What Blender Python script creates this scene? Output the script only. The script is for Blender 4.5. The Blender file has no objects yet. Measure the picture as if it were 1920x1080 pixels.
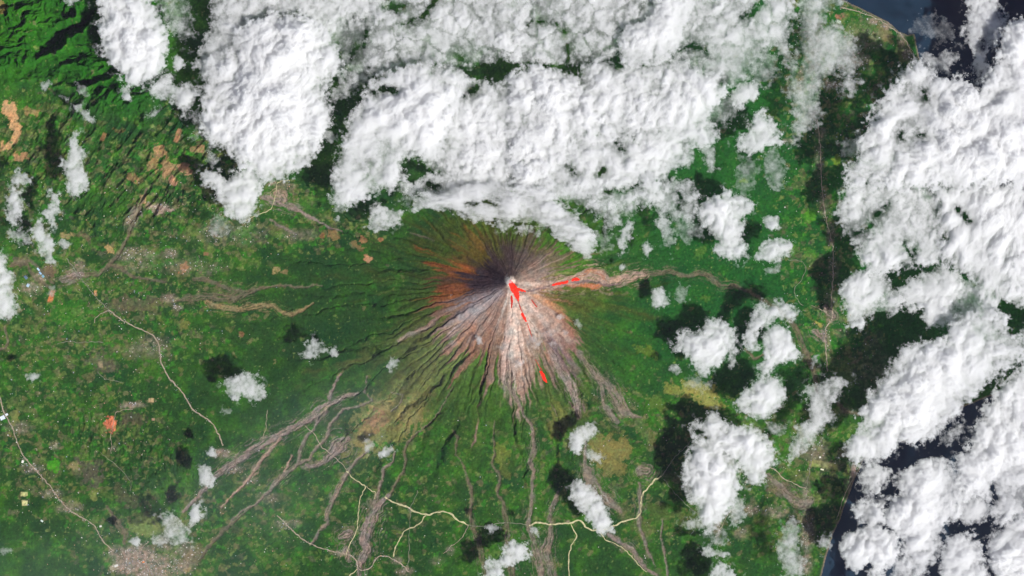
# Erupting stratovolcano seen from orbit: terrain, lava, lahar channels, roads, towns and a field of cumulus.
# Units: 1 Blender unit = 100 m.  Map positions are kept as (u, v) on a 1920 x 1080 survey grid, 15 m per step.
import bpy, math
import numpy as np

S = 0.15                    # units per survey step
CAMH = 1000.0               # camera height, 100 km
HAZE = 3.0e-5
SUN_EL, SUN_AZ = math.radians(47), math.atan2(-0.56, 0.83)     # the sun stands to the lower right

# ------------------------------------------------------------------ camera, sky, sun, exposure
scene = bpy.context.scene
cam_data = bpy.data.cameras.new('camera')
cam = bpy.data.objects.new('camera', cam_data)
scene.collection.objects.link(cam)
cam.location = (0, 0, CAMH)
cam_data.sensor_width = 36
cam_data.angle = 2 * math.atan(1920 * S / 2 / CAMH)
cam_data.clip_start = 1
cam_data.clip_end = 20000
scene.camera = cam

world = bpy.data.worlds.new('World')
scene.world = world
world.use_nodes = True
wn = world.node_tree.nodes
wl = world.node_tree.links
sky = wn.new('ShaderNodeTexSky')
sky.sky_type = 'NISHITA'
sky.sun_disc = False
sky.altitude = 7000.0      # the survey looks down from high above the dusty lower air
sky.dust_density = 0.3
sky.sun_elevation = SUN_EL
sky.sun_rotation = math.pi / 2 - SUN_AZ
wl.new(sky.outputs[0], wn['Background'].inputs[0])
wn['Background'].inputs[1].default_value = 0.05

sun_data = bpy.data.lights.new('sun', 'SUN')
sun = bpy.data.objects.new('sun', sun_data)
scene.collection.objects.link(sun)
sun_data.energy = 5.0
sun_data.angle = math.radians(0.5)
sun_data.color = (1.0, 0.985, 0.96)
from mathutils import Vector
sdir = Vector((math.cos(SUN_AZ) * math.cos(SUN_EL), math.sin(SUN_AZ) * math.cos(SUN_EL), math.sin(SUN_EL)))
sun.rotation_euler = sdir.to_track_quat('Z', 'Y').to_euler()

scene.view_settings.view_transform = 'Standard'
scene.view_settings.look = 'None'
scene.view_settings.exposure = 0.0
scene.view_settings.gamma = 1.0
scene.cycles.max_bounces = 34
scene.cycles.volume_bounces = 28
scene.cycles.diffuse_bounces = 3
scene.cycles.transparent_max_bounces = 24
scene.cycles.use_denoising = True

# ------------------------------------------------------------------ helpers
def lin(c):
    c = np.asarray(c, dtype=np.float32) / 255.0
    return np.where(c <= 0.04045, c / 12.92, ((c + 0.055) / 1.055) ** 2.4).astype(np.float32)

def perlin(x, y, seed=0, px=0):
    rs = np.random.RandomState(seed)
    n = 512
    perm = rs.permutation(n).astype(np.int32)
    ang = rs.rand(n).astype(np.float32) * 2 * np.pi
    gx, gy = np.cos(ang), np.sin(ang)
    xi = np.floor(x).astype(np.int32); yi = np.floor(y).astype(np.int32)
    xf = (x - xi).astype(np.float32); yf = (y - yi).astype(np.float32)
    def g(ix, iy, fx, fy):
        if px: ix = ix % px
        h = perm[(perm[ix & (n - 1)] + iy) & (n - 1)]
        return gx[h] * fx + gy[h] * fy
    u = xf * xf * xf * (xf * (xf * 6 - 15) + 10)
    v = yf * yf * yf * (yf * (yf * 6 - 15) + 10)
    a = g(xi, yi, xf, yf); b = g(xi + 1, yi, xf - 1, yf)
    c = g(xi, yi + 1, xf, yf - 1); d = g(xi + 1, yi + 1, xf - 1, yf - 1)
    return (1.5 * ((a + (b - a) * u) * (1 - v) + (c + (d - c) * u) * v)).astype(np.float32)

def fbm(x, y, scale, octs=4, seed=0, gain=0.5, kind='p'):
    o = 0; a = 1.0; t = 0
    for k in range(octs):
        f = (2.03 ** k) / scale
        ca, sa = math.cos(.6 + 1.3 * k), math.sin(.6 + 1.3 * k)
        p = perlin((x * ca - y * sa) * f + 17.3 * k, (x * sa + y * ca) * f - 9.1 * k, seed + 31 * k)
        if kind == 'b': p = np.abs(p) * 2 - 0.6          # billows: round tops, sharp creases
        if kind == 'r': p = 1 - np.abs(p) * 2.2          # ridges
        o = o + a * p; t += a; a *= gain
    return o / t

def sstep(a, b, x):
    t = np.clip((x - a) / (b - a), 0, 1)
    return t * t * (3 - 2 * t)

def worley(x, y, scale, seed=0, jit=0.9):
    """distance to nearest and second nearest cell point, and the cell's random number"""
    rs = np.random.RandomState(seed)
    n = 256
    jx = rs.rand(n, n).astype(np.float32); jy = rs.rand(n, n).astype(np.float32); rnd = rs.rand(n, n).astype(np.float32)
    X = x / scale; Y = y / scale
    xi = np.floor(X).astype(np.int32); yi = np.floor(Y).astype(np.int32)
    f1 = np.full(X.shape, 9.0, np.float32); f2 = f1.copy(); cid = np.zeros(X.shape, np.float32)
    for dx in (-1, 0, 1):
        for dy in (-1, 0, 1):
            cx = xi + dx; cy = yi + dy
            q = jx[cx & 255, cy & 255]; w = jy[cx & 255, cy & 255]
            d = np.sqrt((cx + .5 + jit * (q - .5) - X) ** 2 + (cy + .5 + jit * (w - .5) - Y) ** 2)
            m = d < f1
            f2 = np.where(m, f1, np.minimum(f2, d)); cid = np.where(m, rnd[cx & 255, cy & 255], cid); f1 = np.where(m, d, f1)
    return f1, f2, cid

def seg_dist(X, Y, ax, ay, bx, by):
    dx, dy = bx - ax, by - ay
    t = np.clip(((X - ax) * dx + (Y - ay) * dy) / (dx * dx + dy * dy + 1e-9), 0, 1)
    return np.hypot(X - ax - t * dx, Y - ay - t * dy), t

def sd_poly(X, Y, P):
    """signed distance to a polygon, positive inside"""
    d = np.full(X.shape, 1e9, np.float32); ins = np.zeros(X.shape, bool)
    for i in range(len(P)):
        (ax, ay), (bx, by) = P[i - 1], P[i]
        q, _ = seg_dist(X, Y, ax, ay, bx, by)
        d = np.minimum(d, q)
        if ay != by:
            ins ^= ((ay > Y) != (by > Y)) & (X < (bx - ax) * (Y - ay) / (by - ay) + ax)
    return np.where(ins, d, -d)

def line_dist(X, Y, pts, width=1.0):
    """distance to a polyline minus its (varying) half width"""
    d = np.full(X.shape, 1e9, np.float32)
    for i in range(len(pts) - 1):
        a, b = pts[i], pts[i + 1]
        wa = a[2] if len(a) > 2 else width; wb = b[2] if len(b) > 2 else width
        q, t = seg_dist(X, Y, a[0], a[1], b[0], b[1])
        d = np.minimum(d, q - (wa + (wb - wa) * t) / 2)
    return d

def line_coords(X, Y, pts):
    """distance minus half width, signed offset, distance along, local width"""
    d = np.full(X.shape, 1e9, np.float32); off = np.zeros_like(d); al = np.zeros_like(d); wd = np.ones_like(d); L = 0.0
    for a, b in zip(pts[:-1], pts[1:]):
        q, t = seg_dist(X, Y, a[0], a[1], b[0], b[1])
        ln = math.hypot(b[0] - a[0], b[1] - a[1]); w = a[2] + (b[2] - a[2]) * t
        sg = np.sign((b[0] - a[0]) * (Y - a[1]) - (b[1] - a[1]) * (X - a[0]))
        m = q - w / 2 < d
        d = np.where(m, q - w / 2, d); off = np.where(m, q * sg, off); al = np.where(m, L + t * ln, al); wd = np.where(m, w, wd)
        L += ln
    return d, off, al, wd

def tag(o, label=None, cat=None, group=None, kind=None):
    if label: o['label'] = label
    if cat: o['category'] = cat
    if group: o['group'] = group
    if kind: o['kind'] = kind
    return o

def make_mesh(name, verts, quads, attrs, mat, smooth=False, loc=(0, 0, 0)):
    me = bpy.data.meshes.new(name)
    verts = np.asarray(verts, np.float32) - np.asarray(loc, np.float32)
    me.vertices.add(len(verts)); me.vertices.foreach_set('co', verts.ravel())
    nq = len(quads)
    me.loops.add(nq * 4); me.loops.foreach_set('vertex_index', np.asarray(quads, np.int32).ravel())
    me.polygons.add(nq)
    me.polygons.foreach_set('loop_start', np.arange(0, nq * 4, 4, dtype=np.int32))
    me.polygons.foreach_set('use_smooth', np.full(nq, smooth, bool))
    me.update(calc_edges=True)
    for an, av in attrs.items():
        if av.ndim == 2:
            a = me.attributes.new(an, 'FLOAT_COLOR', 'POINT')
            c = np.ones((len(av), 4), np.float32); c[:, :3] = av
            a.data.foreach_set('color', c.ravel())
        else:
            a = me.attributes.new(an, 'FLOAT', 'POINT'); a.data.foreach_set('value', av.astype(np.float32))
    me.materials.append(mat)
    o = bpy.data.objects.new(name, me)
    o.location = loc
    scene.collection.objects.link(o)
    return o

def new_mat(name):
    m = bpy.data.materials.new(name); m.use_nodes = True
    nt = m.node_tree; nt.nodes.clear()
    out = nt.nodes.new('ShaderNodeOutputMaterial')
    return m, nt, out

# ------------------------------------------------------------------ materials
def ground_material():
    m, nt, out = new_mat('vegetation_and_ash')
    at = nt.nodes.new('ShaderNodeAttribute'); at.attribute_name = 'cover'
    tc = nt.nodes.new('ShaderNodeTexCoord')
    nz = nt.nodes.new('ShaderNodeTexNoise'); nz.inputs['Scale'].default_value = 1.6; nz.inputs['Detail'].default_value = 6; nz.inputs['Roughness'].default_value = 0.75
    nt.links.new(tc.outputs['Object'], nz.inputs['Vector'])
    mr = nt.nodes.new('ShaderNodeMapRange'); mr.inputs['From Min'].default_value = 0.3; mr.inputs['From Max'].default_value = 0.7
    mr.inputs['To Min'].default_value = 0.72; mr.inputs['To Max'].default_value = 1.3
    nt.links.new(nz.outputs[0], mr.inputs[0])
    vm = nt.nodes.new('ShaderNodeVectorMath'); vm.operation = 'SCALE'
    nt.links.new(at.outputs['Color'], vm.inputs[0]); nt.links.new(mr.outputs[0], vm.inputs['Scale'])
    b = nt.nodes.new('ShaderNodeBsdfDiffuse'); b.inputs['Roughness'].default_value = 0.6
    nt.links.new(vm.outputs[0], b.inputs[0]); nt.links.new(b.outputs[0], out.inputs[0])
    return m

SIGMA = 2.0                 # optical density of cloud droplets per unit
def cloud_material(name='cloud_droplets', col=(1, 1, 1), dens=SIGMA):
    m, nt, out = new_mat(name)
    v = nt.nodes.new('ShaderNodeVolumeScatter'); v.inputs['Color'].default_value = (*col, 1)
    v.inputs['Density'].default_value = dens; v.inputs['Anisotropy'].default_value = 0.0
    nt.links.new(v.outputs[0], out.inputs['Volume'])
    return m

def water_material():
    m, nt, out = new_mat('sea_water')
    tc = nt.nodes.new('ShaderNodeTexCoord')
    nz = nt.nodes.new('ShaderNodeTexNoise'); nz.inputs['Scale'].default_value = 0.03; nz.inputs['Detail'].default_value = 8
    nt.links.new(tc.outputs['Object'], nz.inputs['Vector'])
    cr = nt.nodes.new('ShaderNodeValToRGB')
    cr.color_ramp.elements[0].position = 0.35; cr.color_ramp.elements[0].color = (0.007, 0.022, 0.044, 1)
    cr.color_ramp.elements[1].position = 0.68; cr.color_ramp.elements[1].color = (0.012, 0.036, 0.062, 1)
    nt.links.new(nz.outputs[0], cr.inputs[0])
    n2 = nt.nodes.new('ShaderNodeTexNoise'); n2.inputs['Scale'].default_value = 1.5; n2.inputs['Detail'].default_value = 5
    nt.links.new(tc.outputs['Object'], n2.inputs['Vector'])
    bp = nt.nodes.new('ShaderNodeBump'); bp.inputs['Strength'].default_value = 0.15; bp.inputs['Distance'].default_value = 0.2
    nt.links.new(n2.outputs[0], bp.inputs['Height'])
    b = nt.nodes.new('ShaderNodeBsdfPrincipled'); b.inputs['Roughness'].default_value = 0.35; b.inputs['IOR'].default_value = 1.33
    nt.links.new(cr.outputs[0], b.inputs['Base Color']); nt.links.new(bp.outputs[0], b.inputs['Normal'])
    nt.links.new(b.outputs[0], out.inputs[0])
    return m

def plain_attr_material(name, rough=0.8, vary=0.2, scale=2.0):
    m, nt, out = new_mat(name)
    at = nt.nodes.new('ShaderNodeAttribute'); at.attribute_name = 'cover'
    tc = nt.nodes.new('ShaderNodeTexCoord')
    nz = nt.nodes.new('ShaderNodeTexNoise'); nz.inputs['Scale'].default_value = scale; nz.inputs['Detail'].default_value = 4
    nt.links.new(tc.outputs['Object'], nz.inputs['Vector'])
    mr = nt.nodes.new('ShaderNodeMapRange'); mr.inputs['From Min'].default_value = 0.3; mr.inputs['From Max'].default_value = 0.7
    mr.inputs['To Min'].default_value = 1 - vary; mr.inputs['To Max'].default_value = 1 + vary
    nt.links.new(nz.outputs[0], mr.inputs[0])
    vm = nt.nodes.new('ShaderNodeVectorMath'); vm.operation = 'SCALE'
    nt.links.new(at.outputs['Color'], vm.inputs[0]); nt.links.new(mr.outputs[0], vm.inputs['Scale'])
    b = nt.nodes.new('ShaderNodeBsdfPrincipled'); b.inputs['Roughness'].default_value = rough
    nt.links.new(vm.outputs[0], b.inputs['Base Color']); nt.links.new(b.outputs[0], out.inputs[0])
    return m

def lava_material():
    m, nt, out = new_mat('glowing_lava')
    at = nt.nodes.new('ShaderNodeAttribute'); at.attribute_name = 'glow'
    tc = nt.nodes.new('ShaderNodeTexCoord')
    nz = nt.nodes.new('ShaderNodeTexNoise'); nz.inputs['Scale'].default_value = 2.2; nz.inputs['Detail'].default_value = 5
    nt.links.new(tc.outputs['Object'], nz.inputs['Vector'])
    mr = nt.nodes.new('ShaderNodeMapRange'); mr.inputs['From Min'].default_value = 0.3; mr.inputs['From Max'].default_value = 0.7
    mr.inputs['To Min'].default_value = -0.12; mr.inputs['To Max'].default_value = 0.12
    nt.links.new(nz.outputs[0], mr.inputs[0])
    ad = nt.nodes.new('ShaderNodeMath'); ad.operation = 'ADD'
    nt.links.new(at.outputs['Fac'], ad.inputs[0]); nt.links.new(mr.outputs[0], ad.inputs[1])
    cr = nt.nodes.new('ShaderNodeValToRGB')
    e = cr.color_ramp.elements
    e[0].position = 0.0; e[0].color = (0.22, 0.03, 0.018, 1)
    e[1].position = 0.62; e[1].color = (1.0, 0.030, 0.010, 1)
    k = e.new(0.34); k.color = (0.55, 0.028, 0.012, 1)
    nt.links.new(ad.outputs[0], cr.inputs[0])
    em = nt.nodes.new('ShaderNodeEmission'); nt.links.new(cr.outputs[0], em.inputs[0]); em.inputs[1].default_value = 1.15
    df = nt.nodes.new('ShaderNodeBsdfDiffuse'); df.inputs[0].default_value = (0.08, 0.012, 0.010, 1)
    sh = nt.nodes.new('ShaderNodeAddShader'); nt.links.new(em.outputs[0], sh.inputs[0]); nt.links.new(df.outputs[0], sh.inputs[1])
    nt.links.new(sh.outputs[0], out.inputs[0])
    return m

M_ground = ground_material()
M_cloud = cloud_material()
M_water = water_material()
M_road = plain_attr_material('pale_gravel_road')
M_roof = plain_attr_material('painted_roofs', 0.6, 0.1, 8.0)
M_lava = lava_material()
# ------------------------------------------------------------------ traced lines of the map
SUMMIT = (959.0, 531.0)
COAST = [(1560, -400), (1560, -10), (1600, 8), (1640, 27), (1668, 42), (1685, 58), (1700, 65), (1714, 63), (1718, 80), (1724, 105), (1740, 150), (1770, 215), (1840, 300),
         (1900, 400), (1985, 470), (2300, 520), (2300, 760), (2000, 745), (1900, 728), (1800, 765), (1720, 800), (1660, 830), (1618, 862), (1612, 880), (1600, 905),
         (1585, 945), (1575, 975), (1562, 1000), (1550, 1040), (1540, 1080), (1500, 1400), (-9000, 1400), (-9000, -400)]
GREY, MAUVE, PINK, BROWN, OLIVE, SAND = (136, 126, 116), (148, 134, 130), (170, 146, 134), (112, 106, 88), (104, 112, 72), (150, 135, 100)
CHANNELS = [   # (colour, [(u, v, width), ...])
 (MAUVE, [(672,736,3),(655,741,6),(640,746,9),(618,755,11),(600,768,11),(590,778,12),(560,797,11),(520,817,11),(480,840,13),(455,856,13),(440,866,13),(420,880,12),(405,893,9),(385,915,6),(365,938,6),(345,960,4)]),
 (MAUVE, [(612,770,5),(600,782,8),(590,800,3)]),
 (MAUVE, [(640,700,2),(628,722,3),(618,745,5)]),
 (GREY, [(690,705,1.5),(686,735,1.5),(700,750,2),(680,758,3),(660,765,3),(645,767,4),(634,780,4),(620,793,4),(614,818,4),(600,832,4),(588,848,4),(580,862,5),(560,868,5),(545,880,7),(530,893,10),(515,907,9),(500,925,4),(480,945,3),(455,958,3),(435,975,3)]),
 (PINK, [(525,820,4),(510,840,5),(490,862,5),(478,885,6),(460,905,4),(440,925,3),(415,950,2)]),
 (GREY, [(590,805,3),(575,820,5),(564,845,6),(560,868,4)]),
 (PINK, [(548,853,2),(540,870,3),(533,888,4)]),
 (MAUVE, [(655,820,6),(637,835,26),(622,852,14),(603,868,6),(588,874,6),(575,872,6)]),
 (GREY, [(735,735,1.5),(757,740,1),(750,755,1.5),(735,770,2)]),
 (GREY, [(690,845,3),(668,862,4),(652,885,7),(640,905,8),(625,935,8),(613,962,6),(616,980,6),(600,995,4),(585,1018,4)]),
 (PINK, [(652,885,3),(636,915,3),(622,945,3),(610,975,2)]),
 (BROWN, [(850,725,1.5),(835,752,2),(812,788,2.5),(782,812,3),(765,830,4),(757,845,4),(763,865,4),(756,885,4),(742,903,4),(732,925,4)]),
 (MAUVE, [(732,925,4),(715,943,9),(700,965,18),(692,985,20),(683,1010,16),(690,1030,14),(676,1055,10),(674,1090,8)]),
 (GREY, [(740,845,3),(738,865,3),(720,878,4),(717,898,4),(710,920,5),(705,940,10)]),
 (MAUVE, [(655,1000,14),(640,1005,10)]), (MAUVE, [(648,1030,12),(655,1048,8)]),
 (BROWN, [(850,805,2),(858,820,4),(854,850,2),(869,870,3),(874,890,4),(882,912,5),(884,940,5),(882,965,6),(888,990,8),(895,1010,9),(902,1035,9),(908,1060,9),(912,1090,10)]),
 (BROWN, [(926,785,1.5),(925,815,1.5),(927,850,3),(922,868,4),(934,885,4),(937,905,4),(932,925,3),(944,940,5),(946,965,7),(952,990,9),(950,1020,8),(957,1050,12),(962,1085,12)]),
 (GREY, [(955,700,12),(948,715,10),(962,735,10),(975,755,4),(983,778,4),(997,795,5),(1000,830,7),(1000,850,7),(993,865,8),(1002,882,6),(996,905,5),(997,930,5),(994,960,6),(991,983,8),(1000,1010,8),(1006,1035,13),(1012,1060,14),(1018,1090,14)]),
 (GREY, [(1046,920,3),(1042,935,6),(1034,950,8),(1030,968,7),(1033,985,5),(1032,1005,10),(1022,1030,16),(1030,1055,14),(1038,1090,14)]),
 (MAUVE, [(1030,660,8),(1045,685,12),(1060,705,14),(1072,725,14),(1078,750,10),(1084,780,8)]),
 (GREY, [(1085,660,8),(1105,690,9),(1122,710,9),(1128,735,9),(1134,760,9),(1148,780,9),(1158,790,7)]),
 (GREY, [(1122,705,8),(1145,728,14),(1158,750,20),(1170,770,18),(1184,780,8),(1200,782,3)]),
 (GREY, [(1096,820,3),(1096,860,4),(1098,885,10),(1110,905,20),(1122,925,18),(1140,935,16),(1155,950,12),(1163,958,5)]),
 (GREY, [(1100,880,12),(1105,900,12),(1100,910,8)]),
 (GREY, [(1200,882,18),(1212,882,20)]),
 (GREY, [(1198,905,4),(1200,935,7),(1197,970,6),(1199,990,5),(1208,1010,5),(1213,1030,4),(1228,1060,2)]),
 (MAUVE, [(1140,1000,5),(1160,1015,6),(1185,1028,8),(1195,1045,8),(1210,1065,5),(1235,1082,4)]),
 (GREY, [(1242,975,2),(1240,1010,3),(1248,1050,3),(1252,1085,3)]),
 (PINK, [(975,548,9),(1000,545,12),(1030,537,14),(1055,530,14),(1080,524,18),(1105,516,20),(1125,520,22),(1140,530,16),(1155,527,14),(1175,522,16),(1192,516,14),(1208,514,10)]),
 (BROWN, [(1208,514,9),(1225,513,8),(1245,509,8),(1260,510,7),(1275,515,6),(1290,518,6),(1310,512,8),(1325,516,8),(1340,528,8),(1352,538,8),(1370,535,8),(1388,540,5),(1405,548,6),(1430,562,6),(1455,578,6),(1480,600,8),(1495,622,9),(1505,650,9),(1515,672,11),(1524,690,13),(1528,712,8),(1532,735,6)]),
 (BROWN, [(606,535,1.5),(590,533,2.5),(575,538,2.5),(558,539,3),(530,535,3.5),(500,538,4),(480,542,6),(465,550,10),(440,558,14),(412,558,14),(380,556,10),(350,561,7),(335,563,4)]),
 (SAND, [(588,568,2),(572,580,4),(545,590,6),(530,586,6),(515,574,7),(490,572,8),(470,577,10),(450,580,8),(432,578,10),(408,574,8),(390,568,8)]),
 (BROWN, [(458,548,6),(430,542,8),(408,532,6),(385,523,8),(365,524,6)]),
 (BROWN, [(310,528,2),(280,524,4),(255,520,4),(240,512,5),(225,502,5),(208,496,4)]),
 (BROWN, [(278,352,3),(270,375,5),(262,395,6),(248,420,8),(240,445,6),(228,468,5),(218,485,5),(200,502,6),(185,514,7),(160,516,9),(140,520,8),(118,525,8)]),
 (MAUVE, [(118,525,8),(130,522,12),(155,514,10)]),
 (MAUVE, [(490,370,5),(505,373,10),(525,378,14),(545,388,12),(562,395,6),(590,412,4),(620,428,2.5),(645,435,1.5)]),
 (PINK, [(520,362,10),(532,366,12),(536,376,6)]),
 (GREY, [(508,412,2),(530,425,5),(555,440,3)]),
 (BROWN, [(200,948,4),(212,965,6),(225,985,10),(237,1000,9),(233,1018,4)]),
 (BROWN, [(480,945,2),(455,965,3),(430,985,5),(405,1010,5),(388,1030,6),(376,1048,3)]),
 (BROWN, [(770,437,2),(790,443,2.5),(815,452,2)]),
 (GREY, [(1430,885,5),(1455,905,10),(1475,925,14),(1500,945,16),(1520,940,10)]),
 (MAUVE, [(1545,575,5),(1553,585,12),(1562,592,10)]), (MAUVE, [(1525,622,8),(1538,630,10),(1548,642,5)]),
 (BROWN, [(1570,755,4),(1585,770,6),(1610,775,5)]),
 (MAUVE, [(1610,935,5),(1600,900,10),(1602,870,8)]),
 (BROWN, [(1430,665,3),(1415,672,4),(1395,655,3)]),
 (GREY, [(748,637,5),(775,625,6),(800,617,4),(815,605,4)]),
 (BROWN, [(100,530,4),(60,490,5),(30,492,7),(20,498,4)]), (BROWN, [(52,490,3),(60,510,7),(72,525,6),(90,535,4)]),
 (BROWN, [(10,612,3),(17,640,4),(12,652,4),(-5,660,4)]),
]
CREAM, TAN, DUST = (205, 196, 150), (176, 160, 138), (132, 134, 112)
ROADS = [   # (label, width, colour, points)
 ('thin grey road joining the river village to the winding western main road', 1.8, DUST, [(126,484),(145,510),(160,530),(180,556),(205,582)]),
 ('pale winding main road down the west side, lined with houses', 3.2, TAN, [(205,582),(240,607),(272,620),(291,629),(299,645),(301,668),(305,685),(318,708),(331,722),(345,738),(356,757),(362,768),(385,782),(400,793),(412,815),(419,836)]),
 ('grey main road running from the left edge to the town at lower left', 2.8, TAN, [(-30,700),(0,733),(6,765),(14,785),(26,803),(34,830),(46,857),(70,882),(98,915),(115,938),(130,955),(152,968),(178,983),(186,1000),(198,1020),(215,1032)]),
 ('bright cream road between the lahar fans, western half of the southern ring', 3.6, CREAM, [(723,931),(740,942),(762,948),(775,957),(800,965),(818,960),(832,957),(847,961),(855,972),(868,979),(879,983)]),
 ('bright cream road crossing the southern slope, eastern half of the ring', 3.6, CREAM, [(992,984),(1012,977),(1028,983),(1045,981),(1068,980),(1080,975),(1092,977),(1098,989),(1115,994),(1140,992),(1165,977),(1185,973),(1198,968),(1203,950),(1201,928),(1215,913),(1222,902),(1240,892)]),
 ('dim grey road climbing northeast into the cloud shadow', 2.0, DUST, [(1240,892),(1252,876),(1262,858),(1285,838),(1300,820)]),
 ('faint link road between the two halves of the southern ring', 1.8, DUST, [(879,983),(905,987),(930,980),(958,978),(992,984)]),
 ('cream lane leaving the ring road southwest toward the village', 2.6, CREAM, [(799,965),(790,978),(778,987),(760,992),(752,1005),(742,1025),(738,1043)]),
 ('narrow straight lane running south below the ring road junction', 1.5, DUST, [(783,918),(780,932),(771,945),(771,965),(768,1000),(768,1030),(765,1065)]),
 ('thin cream lane running south from the middle of the ring road', 2.2, CREAM, [(1070,980),(1075,994),(1083,1004),(1076,1013),(1068,1030),(1066,1060),(1069,1090)]),
 ('thin yellowish lane running southeast below the elongated cloud', 2.0, CREAM, [(1126,997),(1132,1010),(1148,1016),(1170,1028),(1182,1042),(1195,1055),(1212,1072)]),
 ('curved cream lane on the left side of the broad grey lahar', 2.2, CREAM, [(650,882),(664,897),(676,905),(688,910),(682,920),(675,935),(673,960),(671,990),(664,1005),(655,1022),(649,1040)]),
 ('short cream lane joining the broad grey lahar from the west', 2.0, CREAM, [(688,910),(698,920),(706,921),(703,935)]),
 ('cream village road crossing the bottom below the broad lahar', 2.6, TAN, [(520,965),(560,1005),(585,1021),(612,1030),(640,1036),(668,1043),(671,1067),(690,1068),(700,1058),(705,1043),(725,1040),(738,1048),(752,1055),(768,1072)]),
 ('pale lane leaving the crossing down to the bottom edge', 2.2, CREAM, [(671,1067),(660,1075),(650,1085)]),
 ('thin tan track southwest of the ring road end', 1.6, TAN, [(879,983),(870,1003),(855,1018),(842,1025),(832,1038)]),
 ('short tan track between the braided lahar strands', 2.0, TAN, [(572,797),(586,808),(596,820),(601,835),(612,843),(632,860),(650,878)]),
 ('coast road running north to south through the eastern villages', 2.4, TAN, [(1532,225),(1537,270),(1538,310),(1540,350),(1544,385),(1548,415),(1556,438),(1561,465),(1562,500),(1560,540),(1557,570),(1561,590),(1558,602),(1547,614),(1546,640),(1549,665),(1551,695)]),
 ('faint country lane curving through the eastern forest', 1.3, DUST, [(1476,487),(1500,488),(1509,494),(1510,508),(1502,525),(1490,537),(1488,550),(1497,568),(1505,573)]),
 ('short pale lane leading to the grey clearing by the coast road', 1.6, TAN, [(1520,573),(1535,579),(1550,585)]),
 ('pale coastal road along the headland at upper right', 2.4, TAN, [(1575,14),(1600,19),(1622,27),(1645,34),(1662,46),(1680,58),(1692,68),(1702,82),(1708,98),(1716,112)]),
 ('cream looping road beside the mauve clearing west of the tall cloud', 1.8, CREAM, [(462,415),(485,403),(505,396),(514,386),(518,365),(520,345),(530,338),(545,340)]),
 ('pale lane crossing the fields near the southeast villages', 2.2, TAN, [(1444,876),(1458,884),(1468,897),(1485,905),(1510,916)]),
 ('thin straight road through the southeast villages', 1.4, DUST, [(1530,830),(1520,862),(1514,900),(1510,930),(1513,960),(1514,1010),(1508,1060)]),
 ('dim grey road crossing the cloud shadow toward the tall cumulus', 1.5, DUST, [(1243,898),(1262,920),(1285,945),(1300,958),(1325,972)]),
 ('thin pale road beside the orange clearing', 1.6, TAN, [(250,766),(235,768),(218,772),(216,785),(214,800),(208,815),(211,832),(209,850)]),
 ('thin road through the western forest below the orange clearing', 1.2, DUST, [(190,848),(212,865),(235,885),(248,905),(245,920)]),
 ('thin straight lane north of the main lahar', 1.4, TAN, [(502,768),(501,790),(499,805),(494,818)]),
 ('short forked lane off the western main road', 1.8, TAN, [(205,582),(190,588),(180,596),(178,605)]),
 ('faint road crossing the bottom of the western plain toward the town', 1.6, TAN, [(280,1035),(300,1060),(318,1082)]),
 ('straight pale road along the eastern edge of the town', 1.6, TAN, [(240,1045),(262,1030),(280,1015)]),
 ('thin lane in the western fields above the grey pond', 1.3, DUST, [(184,698),(192,705),(200,712),(215,712),(232,718)]),
 ('curving valley road south of the western fork', 1.5, DUST, [(108,645),(130,638),(148,643),(165,640),(195,642)]),
 ('pale shoreline road at lower right beside the sea', 1.8, TAN, [(1604,885),(1595,905),(1582,930),(1575,955),(1568,975)]),
 ('straight lane crossing the far southeastern fields', 1.5, TAN, [(1370,955),(1358,975),(1345,1000),(1340,1020)]),
]

def wob(X, Y, amp, scale, seed):
    return fbm(X, Y, scale, 3, seed) * amp, fbm(X, Y, scale, 3, seed + 7) * amp

# ------------------------------------------------------------------ terrain
step = 1.5
def axis(lo, hi, far_lo, far_hi):
    core = np.arange(lo, hi, step)
    ext = [np.cumsum(np.geomspace(3, 900, 26))]
    a = lo - ext[0][::-1]; b = core[-1] + ext[0]
    return np.concatenate([a, core, b]).astype(np.float32)
U = axis(-150, 2070, 0, 0); V = axis(-120, 1200, 0, 0)
X, Y = np.meshgrid(U, V)            # rows = v
NV, NU = X.shape
R = np.hypot(X - SUMMIT[0], Y - SUMMIT[1]); TH = np.arctan2(X - SUMMIT[0], -(Y - SUMMIT[1]))   # clockwise from north
PH = (TH / (2 * np.pi)) % 1.0

wx, wy = wob(X, Y, 5, 40, 900)
coast = sd_poly(X + wx * .5, Y + wy * .5, COAST)
Z = 24.2 * np.exp(-R / 175.0) + 0.25 + 0.5 * sstep(0, 300, coast) + 0.7 * sstep(0, 800, -(X - 1400)) 
# rugged ridges in the far north-west and low ridges below them
nwm = sd_poly(X + wx * 6, Y + wy * 6, [(-3000, -3000), (330, -3000), (330, 130), (285, 235), (190, 230), (90, 165), (-40, 175), (-3000, 200)])
nwm = sstep(-15, 60, nwm)
a = math.radians(-35)
rx, ry = X * math.cos(a) - Y * math.sin(a), X * math.sin(a) + Y * math.cos(a)
b = math.radians(18)
qx, qy = X * math.cos(b) - Y * math.sin(b) + wx * 5, X * math.sin(b) + Y * math.cos(b) + wy * 5
rdg = fbm(qx * .5, qy, 44, 5, 11, 0.42, 'r')
Z += nwm * (2.4 + 4.8 * rdg + .5 * fbm(qx * 1.2, qy * .5, 15, 3, 15, .5, 'r'))
w2 = sstep(0, 1, np.exp(-(((X - 240) / 200) ** 2 + ((Y - 290) / 130) ** 2)) * 1.8)
Z += w2 * (1.25 * fbm(rx, ry * .45, 26, 5, 12, 0.55, 'r'))
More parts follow.
